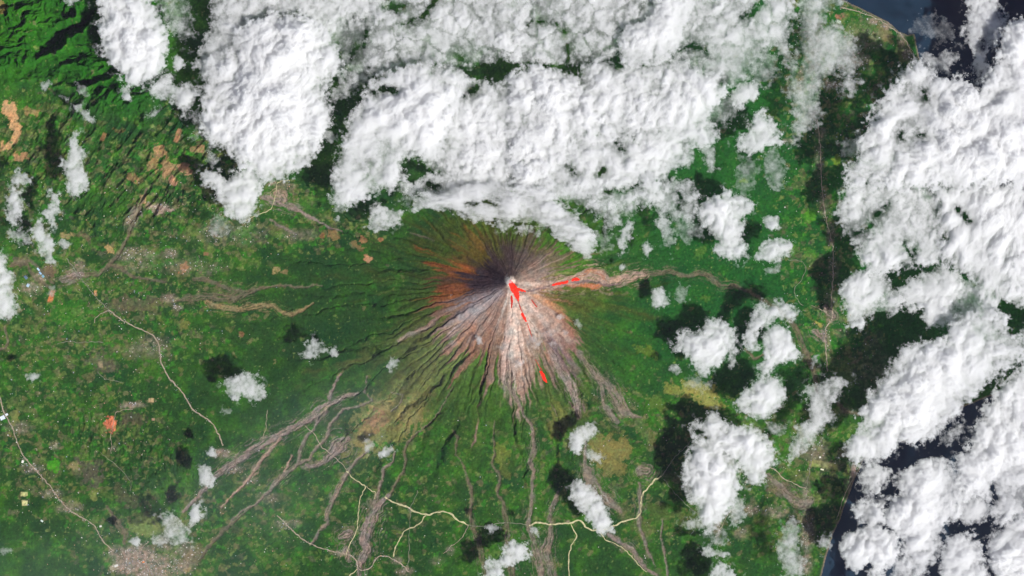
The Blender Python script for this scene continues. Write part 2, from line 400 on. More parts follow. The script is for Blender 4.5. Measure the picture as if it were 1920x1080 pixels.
w3 = np.exp(-(((X - 300) / 110) ** 2 + ((Y - 880) / 90) ** 2)) + np.exp(-(((X - 170) / 70) ** 2 + ((Y - 800) / 60) ** 2)) + 0.7 * np.exp(-(((X - 180) / 60) ** 2 + ((Y - 420) / 40) ** 2))
Z += np.clip(w3, 0, 1) * 0.9 * fbm(X, Y * .55, 24, 5, 13, 0.6, 'r')
Z += 0.22 * fbm(X, Y, 60, 5, 14, 0.6) * sstep(0, 60, coast)

# radial gullies, sharper and fewer away from the summit
gw = fbm(X, Y, 48, 4, 20) * 0.018 + fbm(X, Y, 13, 3, 21) * 0.006
def radial(n, seed, rs=140.0, w=1.0):
    return perlin((PH + gw * w * np.clip(80.0 / (R + 20), 0.35, 2)) % 1.0 * n, R / rs + 3, seed, px=n)
g1 = radial(28, 31, 260); g2 = radial(64, 32, 200, .8); g3 = radial(120, 33, 75, 1.0); g4 = radial(280, 34, 36, .9); g5 = radial(40, 35, 900, 1.3)
def vee(g, w): return np.clip(1 - np.abs(g) / w, 0, 1)
south = 0.55 + 0.45 * np.clip(-np.cos(TH - 0.5), 0, 1)
west = np.exp(-((((TH % (2 * np.pi)) - math.radians(268)) / 0.45) ** 2))
east = np.exp(-((((TH % (2 * np.pi)) - math.radians(92)) / 0.45) ** 2))
prof = np.exp(-((R - 190) / 150.0) ** 2)
amp = (1 - 0.75 * east) * (1 - .28 * west)
close = .32 + .68 * sstep(70, 190, R)
gull = vee(g1, .16) * 0.95 * np.exp(-((R - 240) / 190) ** 2) + vee(g2, .2) * 0.5 * np.exp(-((R - 170) / 100) ** 2) \
     + vee(g5, .10) * 0.75 * np.exp(-((R - 320) / 150) ** 2) * (.55 + .45 * west)
Z -= gull * close * amp * (0.55 + 0.45 * south) * 1.0
Z -= (g3 * 0.17 * np.exp(-((R - 110) / 75) ** 2) + g4 * 0.08 * np.exp(-((R - 70) / 50) ** 2) + g2 * .30 * prof) * (.4 + .6 * amp)
# summit crater opening to the south-east
cr = np.hypot(X - 962, Y - 534)
Z -= 2.2 * np.exp(-(cr / 6.0) ** 2)

# lahar channels: a shallow bed, and its colour
bed = np.zeros_like(X); bedc = np.zeros(X.shape + (3,), np.float32)
lx, ly = wob(X, Y, 3.0, 12, 300)
lx2, ly2 = wob(X, Y, 5.0, 40, 320)
braid = fbm(X, Y, 7, 3, 340)
for col, pts in CHANNELS:
    us = [p[0] for p in pts]; vs = [p[1] for p in pts]
    i0, i1 = np.searchsorted(U, [min(us) - 30, max(us) + 30]); j0, j1 = np.searchsorted(V, [min(vs) - 30, max(vs) + 30])
    sl = (slice(j0, j1), slice(i0, i1))
    pts = [(p[0], p[1], p[2] * 1.12 + .2) for p in pts]
    dd, off, al, wd = line_coords(X[sl] + lx[sl] * .9 + lx2[sl] * .5, Y[sl] + ly[sl] * .9 + ly2[sl] * .5, pts)
    sd_ = int(us[0]) + 7
    strand = perlin(off / 1.9 + perlin(al / 14, off / 9, sd_ + 1) * 1.2, al / 30, sd_)
    wide = sstep(4, 10, wd)
    m = np.clip(0.5 - (dd + braid[sl] * 2.6) / 2.4, 0, 1)
    m = m * (1 - wide * .75 * sstep(.0, -.45, strand))
    halo = np.clip(.7 - (dd - wd * .6) / (wd * .9 + 4), 0, 1) * sstep(.1, .5, strand + braid[sl] * .4) * sstep(3, 8, wd) * .62
    m = np.maximum(m, halo)
    up = m > bed[sl]
    bed[sl] = np.where(up, m, bed[sl])
    bedc[sl] = np.where(up[..., None], lin(col), bedc[sl])
Z -= bed * 0.22 * sstep(0, 20, coast)
Z -= 0.10 * bed * vee(braid, .3)
# canopy roughness
rough = perlin(X / 3.1, Y / 3.1, 50) * .035 + perlin(X / 6.7, Y / 6.7, 51) * .07
veg_relief = 1 - bed
Z += rough * veg_relief
Z = np.where(coast > 0, np.maximum(Z * sstep(-6, 14, coast) , 0.03), -0.4 - 0.02 * np.clip(-coast, 0, 100))

# ------------------------------------------------------------------ land cover (base colours only)
def mixc(C, col, m):
    return C + (lin(col) - C) * m[..., None]
n_lo = fbm(X, Y, 130, 5, 60); n_mid = fbm(X, Y, 34, 5, 61); n_hi = fbm(X, Y, 9, 4, 62, .6)
C = np.broadcast_to(lin((42, 80, 36)), X.shape + (3,)).copy()
C = mixc(C, (56, 104, 34), sstep(-.25, .45, n_lo + n_mid * .8))
C = mixc(C, (28, 64, 34), sstep(.1, .5, fbm(X, Y, 75, 5, 68, .6)) * .7)
C = mixc(C, (68, 122, 36), sstep(.12, .6, n_mid + n_hi * .5) * .55)
ne = sstep(1080, 1300, X) * sstep(800, 620, Y)
C = mixc(C, (30, 94, 38), ne * .7)
C = mixc(C, (42, 68, 40), sstep(-.5, .5, fbm(X, Y, 90, 4, 66) + .2) * .45 * np.exp(-(((X - 600) / 230) ** 2 + ((Y - 620) / 190) ** 2)))
C = mixc(C, (36, 98, 24), nwm * .8)
C = mixc(C, (62, 128, 24), nwm * sstep(-.2, .7, fbm(qx * .4, qy, 70, 3, 63)) * .7)
C = mixc(C, (20, 66, 40), sstep(0.05, .5, fbm(X, Y, 60, 4, 64)) * .5 * (1 - nwm))

def blob(cx, cy, rx_, ry_, rot=0.0):
    c, s = math.cos(math.radians(rot)), math.sin(math.radians(rot))
    dx, dy = X - cx, Y - cy
    return np.sqrt(((dx * c + dy * s) / rx_) ** 2 + ((-dx * s + dy * c) / ry_) ** 2)

# field mosaics
farm = np.zeros_like(X)
for (cx, cy, a_, b_, w_) in [(150, 560, 330, 190, .8), (60, 300, 150, 140, .75), (330, 330, 170, 110, .85), (330, 450, 220, 90, .75), (120, 820, 230, 180, .7), (560, 430, 170, 50, .8), (350, 1010, 280, 110, .65),
                             (640, 950, 260, 160, .45), (1560, 150, 120, 180, .85), (1530, 480, 80, 240, .6), (1560, 620, 90, 90, .9), (1480, 900, 170, 180, .8), (1230, 900, 140, 160, .45), (1150, 800, 200, 100, .5), (900, 930, 260, 160, .35), (480, 380, 150, 60, .7)]:
    farm = np.maximum(farm, w_ * sstep(1.25, .4, np.hypot((X - cx) / a_, (Y - cy) / b_)))
fx, fy = wob(X, Y, 9, 26, 400)
f1, f2, cid = worley(X + fx, (Y + fy) * 1.15, 8, 401)
g1_, g2_, cid2 = worley(X * .9 + fx * 1.8, Y * 1.2 + fy * 1.8, 19, 402)
patch = [(84, 120, 48), (108, 116, 66), (62, 132, 40), (112, 108, 78), (92, 94, 72), (116, 134, 74), (50, 108, 42), (120, 118, 84)]
for k, pc in enumerate(patch):
    lo = k / len(patch)
    sel = (cid > lo) & (cid <= lo + 1 / len(patch))
    on = sel & (((cid * 977) % 1.0) < farm * .62 + n_mid * .3 - .02)
    C = mixc(C, pc, on * np.clip(.55 + .7 * n_hi, 0, .9))
    sel2 = (cid2 > lo) & (cid2 <= lo + 1 / len(patch)) & (((cid2 * 613) % 1.0) < farm * .30 + n_mid * .2 - .03)
    C = mixc(C, pc, sel2 * np.clip(.32 + .5 * n_hi, 0, .7))
# bare soil and grass clearings that stand out
for (cx, cy, a_, b_, rot, col, st) in [
    (22, 205, 16, 18, 0, (205, 165, 122), .95), (27, 232, 10, 12, 0, (205, 165, 122), .9), (32, 255, 7, 14, 20, (200, 160, 120), .8), (15, 275, 14, 7, -30, (205, 165, 122), .8), (42, 295, 14, 8, 0, (180, 140, 105), .8), (8, 20, 10, 12, 0, (170, 140, 90), .6), (60, 210, 16, 6, 0, (190, 150, 110), .5),
    (300, 285, 12, 14, 0, (176, 140, 104), .8), (318, 315, 14, 16, 20, (176, 142, 108), .75), (288, 310, 10, 16, 20, (170, 140, 100), .6), (345, 315, 12, 10, 0, (190, 148, 118), .8), (335, 255, 5, 14, 20, (180, 135, 105), .7), (378, 280, 7, 8, 0, (180, 140, 110), .6), (255, 335, 16, 6, 30, (160, 130, 95), .6), (365, 282, 8, 6, 0, (180,140,110), .6), (325, 340, 8, 8, 0, (200, 150, 125), .7),
    (195, 257, 5, 10, 20, (170, 125, 90), .8), (230, 245, 10, 5, 0, (110, 95, 60), .6),
    (270, 375, 7, 9, 0, (190, 155, 115), .85), (255, 400, 12, 14, 30, (140, 130, 125), .7), (310, 394, 22, 6, -12, (165, 145, 135), .8), (285, 385, 10, 5, 0, (180, 150, 140), .6),
    (207, 468, 9, 7, 0, (185, 155, 105), .85), (128, 442, 11, 6, 20, (170, 150, 105), .7), (160, 445, 14, 6, 0, (125, 105, 85), .6), (345, 500, 8, 10, 40, (175, 130, 95), .85), (388, 476, 6, 4, 0, (160, 115, 95), .7),
    (98, 555, 5, 13, 15, (200, 130, 85), .95), (95, 507, 14, 8, 0, (125, 100, 85), .7), (145, 540, 12, 6, 0, (110, 115, 65), .5), (180, 549, 3, 6, 0, (205, 155, 110), .9), (35, 492, 14, 8, -10, (110, 95, 85), .7),
    (350, 607, 10, 8, 0, (120, 125, 65), .8), (455, 627, 5, 5, 0, (150, 110, 80), .7), (334, 643, 12, 6, 10, (90, 130, 55), .7), (190, 680, 26, 16, 20, (110, 100, 90), .5), (190, 683, 5, 7, 0, (170, 150, 120), .7),
    (250, 660, 60, 12, 10, (105, 98, 82), .35), (260, 570, 60, 14, -5, (108, 100, 82), .5), (130, 590, 40, 26, 0, (60, 125, 38), .6),
    (206, 795, 11, 11, 0, (212, 128, 95), .97), (285, 750, 5, 4, 0, (200, 175, 135), .9), (289, 786, 3, 3, 0, (190, 155, 130), .9), (250, 785, 22, 14, 0, (92, 85, 70), .6), (28, 782, 10, 12, 0, (125, 135, 80), .8),
    (48, 943, 6, 6, 0, (220, 215, 160), .95), (47, 926, 7, 4, 0, (205, 205, 145), .9), (170, 885, 20, 34, -38, (96, 92, 80), .75), (140, 875, 10, 7, 0, (160, 150, 110), .7), (238, 930, 26, 12, 30, (90, 92, 66), .6), (178, 925, 10, 8, 20, (130, 140, 75), .7),
    (270, 985, 26, 20, 0, (130, 150, 85), .7), (320, 985, 36, 14, -20, (120, 130, 80), .5), (102, 872, 9, 10, 0, (70, 160, 30), .8), (365, 1040, 30, 14, -40, (120, 105, 80), .5), (352, 1068, 8, 5, 0, (180, 160, 110), .7), (218, 1060, 10, 6, 0, (190, 180, 160), .7),
    (521, 510, 9, 5, -25, (165, 150, 105), .85), (535, 512, 7, 4, 0, (150, 130, 95), .7), (682, 450, 8, 4, 0, (170, 125, 90), .8), (715, 449, 6, 4, 0, (185, 130, 95), .85), (694, 482, 9, 7, 20, (200, 150, 115), .9), (672, 462, 14, 6, 35, (150, 125, 85), .7), (625, 443, 12, 8, 0, (165, 130, 90), .6), (605, 440, 5, 6, 0, (165, 110, 80), .6), (560, 385, 30, 14, 0, (70, 120, 45), .6), (640, 700, 10, 4, -40, (130, 125, 90), .6),
    (715, 790, 72, 42, -42, (132, 136, 86), .85), (790, 725, 62, 28, -52, (126, 130, 82), .75), (735, 775, 30, 28, -30, (152, 138, 94), .95), (765, 770, 32, 38, -20, (146, 138, 90), .95), (700, 795, 30, 16, -40, (166, 132, 102), .9), (680, 820, 22, 20, -45, (140, 132, 82), .75), (650, 848, 18, 8, -40, (130, 128, 78), .6), (790, 745, 30, 10, -40, (156, 132, 92), .7), (800, 700, 40, 12, -55, (120, 118, 74), .7), (770, 720, 50, 34, -40, (98, 108, 68), .55), (742, 810, 16, 20, 0, (124, 128, 72), .7), (800, 770, 12, 24, 0, (118, 122, 66), .5),
    (940, 850, 14, 24, 5, (116, 130, 60), .75), (948, 880, 10, 18, 0, (110, 118, 62), .5), (1046, 770, 12, 22, -35, (136, 136, 72), .85), (1040, 800, 10, 22, 10, (122, 122, 68), .7), (1032, 745, 5, 20, -20, (120, 122, 58), .7), (1060, 800, 14, 10, 0, (110, 104, 70), .7),
    (1140, 850, 34, 30, 15, (134, 128, 74), .88), (1168, 840, 16, 22, 0, (128, 124, 72), .8), (1150, 880, 24, 14, 0, (120, 120, 70), .7), (1120, 835, 16, 26, 0, (124, 124, 72), .75), (1200, 800, 10, 26, -20, (92, 110, 66), .6), (1222, 820, 9, 14, 0, (120, 120, 72), .6),
    (1310, 735, 44, 16, 14, (150, 150, 82), .9), (1335, 755, 26, 10, 20, (146, 146, 80), .8), (1262, 728, 20, 10, 0, (130, 138, 70), .7), (1232, 755, 14, 12, 0, (100, 125, 55), .6),
    (1205, 990, 22, 26, -30, (104, 112, 66), .5), (1240, 960, 30, 16, 20, (96, 110, 60), .45), (1290, 975, 34, 16, 0, (104, 120, 64), .5), (1212, 660, 22, 9, 20, (96, 120, 44), .7), (1320, 560, 14, 6, 20, (80, 116, 46), .7), (1310, 475, 12, 10, 0, (84, 122, 50), .6),
    (1392, 340, 10, 7, 0, (120, 150, 40), .8), (1568, 300, 14, 9, 0, (120, 150, 50), .8), (1517, 408, 9, 9, 0, (84, 150, 40), .75), (1520, 475, 14, 8, 0, (78, 140, 46), .6), (1488, 470, 6, 12, 0, (88, 140, 60), .6),
    (1545, 872, 28, 7, 10, (140, 155, 88), .9), (1520, 866, 8, 6, 0, (150, 160, 90), .7), (1460, 915, 24, 14, 25, (120, 104, 92), .55), (1530, 860, 34, 14, 15, (130, 118, 100), .45), (1580, 700, 24, 30, 0, (90, 122, 60), .6), (1590, 640, 16, 12, 0, (60, 130, 50), .5), (1532, 605, 8, 4, 45, (170, 165, 90), .9),
    (1572, 30, 9, 5, 0, (165, 120, 100), .85), (1572, 40, 6, 5, 10, (150, 160, 140), .9), (1489, 5, 14, 10, 0, (120, 130, 40), .7), (1625, 60, 40, 26, 20, (70, 118, 44), .5), (1695, 100, 12, 16, 0, (120, 120, 78), .5), (1660, 65, 28, 8, 35, (140, 128, 92), .6)]:
    i0, i1 = np.searchsorted(U, [cx - 2.2 * max(a_, b_), cx + 2.2 * max(a_, b_)]); j0, j1 = np.searchsorted(V, [cy - 2.2 * max(a_, b_), cy + 2.2 * max(a_, b_)])
    sl = (slice(j0, j1), slice(i0, i1))
    c_, s_ = math.cos(math.radians(rot)), math.sin(math.radians(rot))
    rect = (a_ < 8 and cx < 400) or (cx, cy) == (1545, 872)
    k_ = .12 if rect else min(1.3, a_ / 9)
    dx, dy = X[sl] - cx + fx[sl] * k_ + lx[sl] * k_ * 1.2, Y[sl] - cy + fy[sl] * k_ + ly[sl] * k_ * 1.2
    p_, q_ = (dx * c_ + dy * s_) / a_, (-dx * s_ + dy * c_) / b_
    bl = np.maximum(np.abs(p_), np.abs(q_)) + .12 if rect else np.sqrt(p_ ** 2 + q_ ** 2)
    C[sl] = mixc(C[sl], col, st * sstep(1.12, .85, bl + n_hi[sl] * (.1 if rect else 1.1) + n_mid[sl] * .35))

sp_ = perlin(X / 4.2 + 5, Y / 4.2, 801) + .5 * perlin(X / 17, Y / 17, 802)
C = mixc(C, (116, 134, 78), sstep(.62, .95, sp_ + farm * .25) * .75)
C = mixc(C, (24, 56, 30), sstep(.45, .9, -sp_) * .55 * (1 - nwm))
# towns: trampled ground under the roofs (kept for the houses below)
TOWNS = [(300, 1062, 62, 24, .6), (235, 1045, 34, 20, .55), (255, 1052, 42, 30, 1.0), (285, 1075, 40, 16, .9), (222, 1035, 26, 14, .5), (130, 950, 26, 12, .45), (95, 925, 22, 10, .35), (60, 878, 20, 9, .4), (25, 800, 16, 10, .3), (40, 800, 20, 12, .35), (105, 835, 10, 8, .5), (420, 850, 20, 9, .7), (440, 880, 16, 8, .5),
         (60, 540, 22, 12, .5), (75, 520, 14, 10, .6), (145, 515, 16, 10, .7), (150, 500, 10, 14, .5), (248, 415, 12, 14, .7), (300, 390, 26, 8, .6), (322, 475, 14, 10, .6), (320, 560, 16, 8, .5), (335, 577, 10, 6, .6), (250, 760, 24, 6, .6), (215, 840, 10, 5, .3),
         (280, 650, 40, 20, .3), (260, 480, 50, 14, .35), (255, 500, 40, 10, .3), (630, 835, 14, 12, .3), (770, 955, 5, 4, .6), (640, 1036, 16, 6, .6), (745, 1050, 12, 8, .5), (760, 1070, 16, 8, .5), (820, 1050, 14, 10, .3), (845, 1030, 8, 10, .4), (350, 1035, 30, 16, .4), (310, 1020, 24, 14, .4),
         (470, 900, 16, 10, .4), (500, 930, 20, 12, .4), (540, 980, 26, 10, .4), (1065, 977, 5, 4, .6), (1215, 1040, 8, 5, .3), (1170, 1030, 10, 6, .4), (1545, 380, 12, 22, .6), (1556, 440, 8, 22, .8), (1535, 300, 10, 30, .6), (1540, 250, 12, 14, .7), (1560, 500, 10, 30, .5), (1555, 560, 12, 20, .5),
         (1555, 600, 8, 8, .7), (1550, 640, 8, 26, .6), (1575, 625, 16, 8, .3), (1640, 640, 20, 22, .3), (1630, 690, 40, 34, .35), (1530, 840, 22, 20, .6), (1560, 870, 26, 8, .4), (1580, 850, 10, 8, .6), (1512, 930, 10, 30, .5), (1515, 1000, 14, 36, .5), (1510, 1060, 18, 20, .5), (1450, 960, 24, 12, .5),
         (1410, 955, 16, 10, .6), (1390, 1000, 14, 12, .4), (1345, 985, 8, 20, .5), (1640, 40, 18, 7, .8), (1662, 48, 14, 8, .8), (1690, 75, 8, 14, .7), (1620, 70, 40, 28, .3), (1610, 110, 20, 14, .5), (1700, 100, 8, 12, .6), (1500, 150, 8, 26, .4), (1555, 160, 14, 10, .6), (1600, 320, 14, 20, .2), (1475, 265, 10, 5, .4),
         (1585, 770, 14, 8, .3), (1600, 890, 8, 14, .5), (1590, 930, 8, 20, .3), (1665, 250, 26, 30, .12), (560, 440, 40, 12, .3), (430, 440, 80, 20, .2), (360, 500, 60, 16, .2), (520, 345, 20, 6, .4), (545, 350, 14, 6, .4)]
town = np.zeros_like(X)
for (cx, cy, a_, b_, w_) in TOWNS:
    i0, i1 = np.searchsorted(U, [cx - 2 * a_, cx + 2 * a_]); j0, j1 = np.searchsorted(V, [cy - 2 * b_, cy + 2 * b_]); sl = (slice(j0, j1), slice(i0, i1))
    w_ = w_ * (.5 if cx > 1525 and cy > 200 else 1)
    town[sl] = np.maximum(town[sl], w_ * sstep(1.4, .4, np.hypot((X[sl] - cx) / a_, (Y[sl] - cy) / b_) + n_mid[sl] * .5))
C = mixc(C, (158, 142, 132), np.clip(town * (0.85 + n_hi * 1.6), 0, .85))

# the cone: ash, iron-stained and grassy belts given by compass direction from the crater
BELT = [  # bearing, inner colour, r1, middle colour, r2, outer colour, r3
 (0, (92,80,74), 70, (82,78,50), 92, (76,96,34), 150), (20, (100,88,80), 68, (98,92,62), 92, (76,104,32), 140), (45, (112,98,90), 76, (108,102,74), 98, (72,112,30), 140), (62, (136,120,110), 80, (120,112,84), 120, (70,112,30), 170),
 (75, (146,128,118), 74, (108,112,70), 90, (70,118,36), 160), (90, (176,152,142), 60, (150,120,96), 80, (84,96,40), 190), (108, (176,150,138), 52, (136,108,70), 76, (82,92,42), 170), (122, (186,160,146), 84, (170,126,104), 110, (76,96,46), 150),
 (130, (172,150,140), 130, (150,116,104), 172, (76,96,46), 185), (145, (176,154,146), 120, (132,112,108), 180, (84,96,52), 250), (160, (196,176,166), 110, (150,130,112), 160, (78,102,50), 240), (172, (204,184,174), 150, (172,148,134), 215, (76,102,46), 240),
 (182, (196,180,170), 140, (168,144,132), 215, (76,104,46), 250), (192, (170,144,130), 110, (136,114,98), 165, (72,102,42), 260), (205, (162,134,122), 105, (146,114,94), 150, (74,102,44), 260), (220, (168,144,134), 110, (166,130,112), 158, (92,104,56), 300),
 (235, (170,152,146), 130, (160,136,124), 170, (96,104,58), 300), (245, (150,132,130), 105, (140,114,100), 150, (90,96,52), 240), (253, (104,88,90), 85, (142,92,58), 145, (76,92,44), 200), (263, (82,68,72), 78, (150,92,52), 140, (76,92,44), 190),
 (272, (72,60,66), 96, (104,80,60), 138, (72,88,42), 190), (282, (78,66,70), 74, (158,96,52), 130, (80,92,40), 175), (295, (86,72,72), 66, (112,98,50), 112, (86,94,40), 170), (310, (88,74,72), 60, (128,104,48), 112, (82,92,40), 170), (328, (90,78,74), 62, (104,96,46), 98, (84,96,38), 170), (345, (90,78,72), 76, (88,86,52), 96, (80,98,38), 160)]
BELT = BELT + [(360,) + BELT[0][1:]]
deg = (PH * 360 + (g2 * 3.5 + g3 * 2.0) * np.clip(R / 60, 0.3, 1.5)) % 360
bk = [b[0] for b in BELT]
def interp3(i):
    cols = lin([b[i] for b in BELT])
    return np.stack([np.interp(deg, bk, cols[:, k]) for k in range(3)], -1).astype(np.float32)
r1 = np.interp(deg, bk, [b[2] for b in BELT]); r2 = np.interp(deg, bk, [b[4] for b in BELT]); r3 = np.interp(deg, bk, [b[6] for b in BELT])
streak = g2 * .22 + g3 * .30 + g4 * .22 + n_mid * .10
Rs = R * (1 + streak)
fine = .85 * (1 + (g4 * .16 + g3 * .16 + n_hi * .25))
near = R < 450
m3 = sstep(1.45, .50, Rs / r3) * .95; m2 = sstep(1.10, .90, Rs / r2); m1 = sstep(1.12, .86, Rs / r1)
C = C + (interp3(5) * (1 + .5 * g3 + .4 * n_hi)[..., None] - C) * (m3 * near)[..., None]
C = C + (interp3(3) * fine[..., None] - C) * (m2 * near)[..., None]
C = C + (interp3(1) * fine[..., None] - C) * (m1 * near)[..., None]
# pale ash tongues and brown patches on the southern flank, dark lobes and iron stains in the west
def ray(col, a0, ra, rb, wid, st):
    global C
    d = np.abs((deg - a0 + 180) % 360 - 180) * math.pi / 180 * R
    m = sstep(wid * 1.2, wid * .35, d + (n_hi * .5 + g3 * .4) * wid) * sstep(ra - 8, ra + 8, R) * sstep(rb + 10, rb - 14, R + n_mid * 20)
    C = mixc(C, col, m * st * (.8 + .4 * n_hi))
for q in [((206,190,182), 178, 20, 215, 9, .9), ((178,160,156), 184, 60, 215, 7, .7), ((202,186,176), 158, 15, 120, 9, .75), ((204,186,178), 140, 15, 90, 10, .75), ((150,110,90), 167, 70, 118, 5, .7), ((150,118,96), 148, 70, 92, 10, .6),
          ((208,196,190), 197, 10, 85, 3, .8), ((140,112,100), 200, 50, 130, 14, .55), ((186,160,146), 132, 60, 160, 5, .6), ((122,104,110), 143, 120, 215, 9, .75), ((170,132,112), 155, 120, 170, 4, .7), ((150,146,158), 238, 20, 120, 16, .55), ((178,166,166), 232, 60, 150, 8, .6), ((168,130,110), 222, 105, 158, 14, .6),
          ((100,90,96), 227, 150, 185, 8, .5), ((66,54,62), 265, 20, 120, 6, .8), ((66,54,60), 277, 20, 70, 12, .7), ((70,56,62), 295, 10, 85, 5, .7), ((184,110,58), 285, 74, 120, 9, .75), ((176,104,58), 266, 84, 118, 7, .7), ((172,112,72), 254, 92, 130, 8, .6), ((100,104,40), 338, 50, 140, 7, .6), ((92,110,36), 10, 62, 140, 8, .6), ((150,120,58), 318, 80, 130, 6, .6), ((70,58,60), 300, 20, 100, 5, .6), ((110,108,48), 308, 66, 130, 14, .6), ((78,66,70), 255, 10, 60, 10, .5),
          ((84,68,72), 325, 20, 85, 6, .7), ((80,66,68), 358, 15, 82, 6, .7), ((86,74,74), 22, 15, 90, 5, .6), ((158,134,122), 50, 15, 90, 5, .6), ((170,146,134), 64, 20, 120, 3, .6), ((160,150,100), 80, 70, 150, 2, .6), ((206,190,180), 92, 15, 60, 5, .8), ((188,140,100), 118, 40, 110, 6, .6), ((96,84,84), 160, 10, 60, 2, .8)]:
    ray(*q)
rim = np.hypot(X - 957, Y - 529)
C = mixc(C, (226, 214, 206), sstep(13, 4, rim + n_hi * 9) * .9)
pk = line_dist(X + lx, Y + ly, [(1060,528),(1085,518),(1105,507),(1128,514),(1132,530),(1118,538),(1090,534),(1062,532)])
C = mixc(C, (196, 124, 92), sstep(4.5, 1, np.abs(pk - 1) + n_hi * 4) * .75 * (X > 1050))
# lahar beds
C = C + (bedc * (1 + braid * .35 + n_hi * .2)[..., None] - C) * (np.clip(bed * 1.1, 0, 1) * .92)[..., None]
pr = line_dist(X + lx, Y + ly, [(975,548,4),(1030,537,4),(1065,530,3),(1110,528,5),(1140,536,5),(1160,530,3)])
C = mixc(C, (96, 84, 92), sstep(1.5, -1.5, pr + braid * 3) * .6)
# narrow beach
C = mixc(C, (140, 124, 112), sstep(5, 1, coast) * .8 * (coast > 0))
grain = perlin(X / 3.0, Y / 3.0, 70) * .24 + perlin(X / 5.3, Y / 5.3, 71) * .2 + n_hi * .30
C *= np.clip(1 + grain, .35, 1.8)[..., None]
C = C * (1 + perlin(X / 14, Y / 14, 72)[..., None] * np.array([.16, .02, -.04], np.float32))
C = np.clip(C * np.array([1.04, 1.0, .94], np.float32), 0.004, 0.8)

# survey-grid to world
WX = (X - 960) * S; WY = (540 - Y) * S
def zat(u, v):
    """terrain height at survey positions (bilinear)"""
    u = np.atleast_1d(np.asarray(u, float)); v = np.atleast_1d(np.asarray(v, float))
    i = np.clip(np.searchsorted(U, u) - 1, 0, NU - 2); j = np.clip(np.searchsorted(V, v) - 1, 0, NV - 2)
    a = np.clip((u - U[i]) / (U[i + 1] - U[i]), 0, 1); b = np.clip((v - V[j]) / (V[j + 1] - V[j]), 0, 1)
    return Z[j, i] * (1 - a) * (1 - b) + Z[j, i + 1] * a * (1 - b) + Z[j + 1, i] * (1 - a) * b + Z[j + 1, i + 1] * a * b

verts = np.stack([WX.ravel(), WY.ravel(), Z.ravel()], 1)
idx = np.arange(NV * NU, dtype=np.int32).reshape(NV, NU)
quads = np.stack([idx[1:, :-1], idx[1:, 1:], idx[:-1, 1:], idx[:-1, :-1]], -1).reshape(-1, 4)
# which stretch of the same sheet each face belongs to
cone_edge = (Rs / np.maximum(r3, 1) < 1.05) & near
lab = np.zeros(X.shape, np.int8)
lab[cone_edge] = 1
lab[(bed > .45) & ~(R < 130)] = 2
lab[(nwm > .5)] = 3
lab[coast < -8] = 4
fl = lab[:-1, :-1].ravel()
colr = C.reshape(-1, 3)
for k, (nm, lb) in enumerate([('ground', 'green forested lowland with patchy fields around the volcano'), ('volcano', 'steep cone streaked with grey, pink and orange ash, gullies fanning out from its crater'),
                        ('riverbed', 'grey and mauve lahar channels braided down from the volcano'), ('mountains', 'rugged dark green forested ridges at upper left'), ('seabed', 'sea floor under the water')]):
    q = quads[fl == k]
    if not len(q): continue
    used, inv = np.unique(q, return_inverse=True)
    o = make_mesh(nm, verts[used], inv.reshape(-1, 4), {'cover': colr[used]}, M_ground)
    tag(o, lb, None, None, 'structure')

# the sea
wv = [(-9e3, -9e3, 0), (9e3, -9e3, 0), (9e3, 9e3, 0), (-9e3, 9e3, 0)]
lc = [((1480 - 960) * S, -9000, 0), (9000, -9000, 0), (9000, 9000, 0), ((1480 - 960) * S, 9000, 0)]
tag(make_mesh('sea', lc, [[0, 1, 2, 3]], {}, M_water), 'deep navy blue sea along the right side', None, None, 'structure')
# ------------------------------------------------------------------ roads: thin draped ribbons
def smooth_line(pts, n=3):
    P = np.array([p[:2] for p in pts], float)
    for _ in range(n):
        Q = [P[0]]
        for i in range(len(P) - 1):
            Q += [P[i] * .75 + P[i + 1] * .25, P[i] * .25 + P[i + 1] * .75]
        Q.append(P[-1]); P = np.array(Q)
    return P
def resample(P, d):
    L = np.concatenate([[0], np.cumsum(np.hypot(*np.diff(P, axis=0).T))])
    t = np.linspace(0, L[-1], max(3, int(L[-1] / d)))
    return np.stack([np.interp(t, L, P[:, 0]), np.interp(t, L, P[:, 1])], 1)
road_lines = []
for k, (lb, w, col, pts) in enumerate(ROADS):
    P = resample(smooth_line(pts, 2), 1.2)
    j = np.arange(len(P)) * 1.0
    P[:, 0] += perlin(P[:, 0] / 9, P[:, 1] / 9, 500 + k) * 1.6; P[:, 1] += perlin(P[:, 0] / 9, P[:, 1] / 9, 560 + k) * 1.6
    T = np.gradient(P, axis=0); T /= np.hypot(T[:, 0], T[:, 1])[:, None] + 1e-9
    N = np.stack([-T[:, 1], T[:, 0]], 1)
    ww = w * (.36 if col == CREAM else .34) * (1 + .45 * perlin(j / 6.0, j * 0 + k + .5, 600))
    vs = []
    for s in (-1, -.33, .33, 1):
        q = P + N * (ww * s)[:, None]
        z = zat(q[:, 0], q[:, 1]) + 0.045
        vs.append(np.stack([(q[:, 0] - 960) * S, (540 - q[:, 1]) * S, z], 1))
    V4 = np.stack(vs, 1); n = len(P)
    ix = np.arange(n * 4).reshape(n, 4)
    qd = np.stack([ix[:-1, 1:], ix[:-1, :-1], ix[1:, :-1], ix[1:, 1:]], -1).reshape(-1, 4)
    cc = lin(col) * .85 * (1 + .38 * perlin(np.repeat(j, 4) / 4, np.tile(np.arange(4), n) * .7, 610 + k))[:, None]
    o = make_mesh('road', V4.reshape(-1, 3), qd, {'cover': cc.astype(np.float32)}, M_road)
    tag(o, lb, None, None, 'structure')
    road_lines.append((w, P))

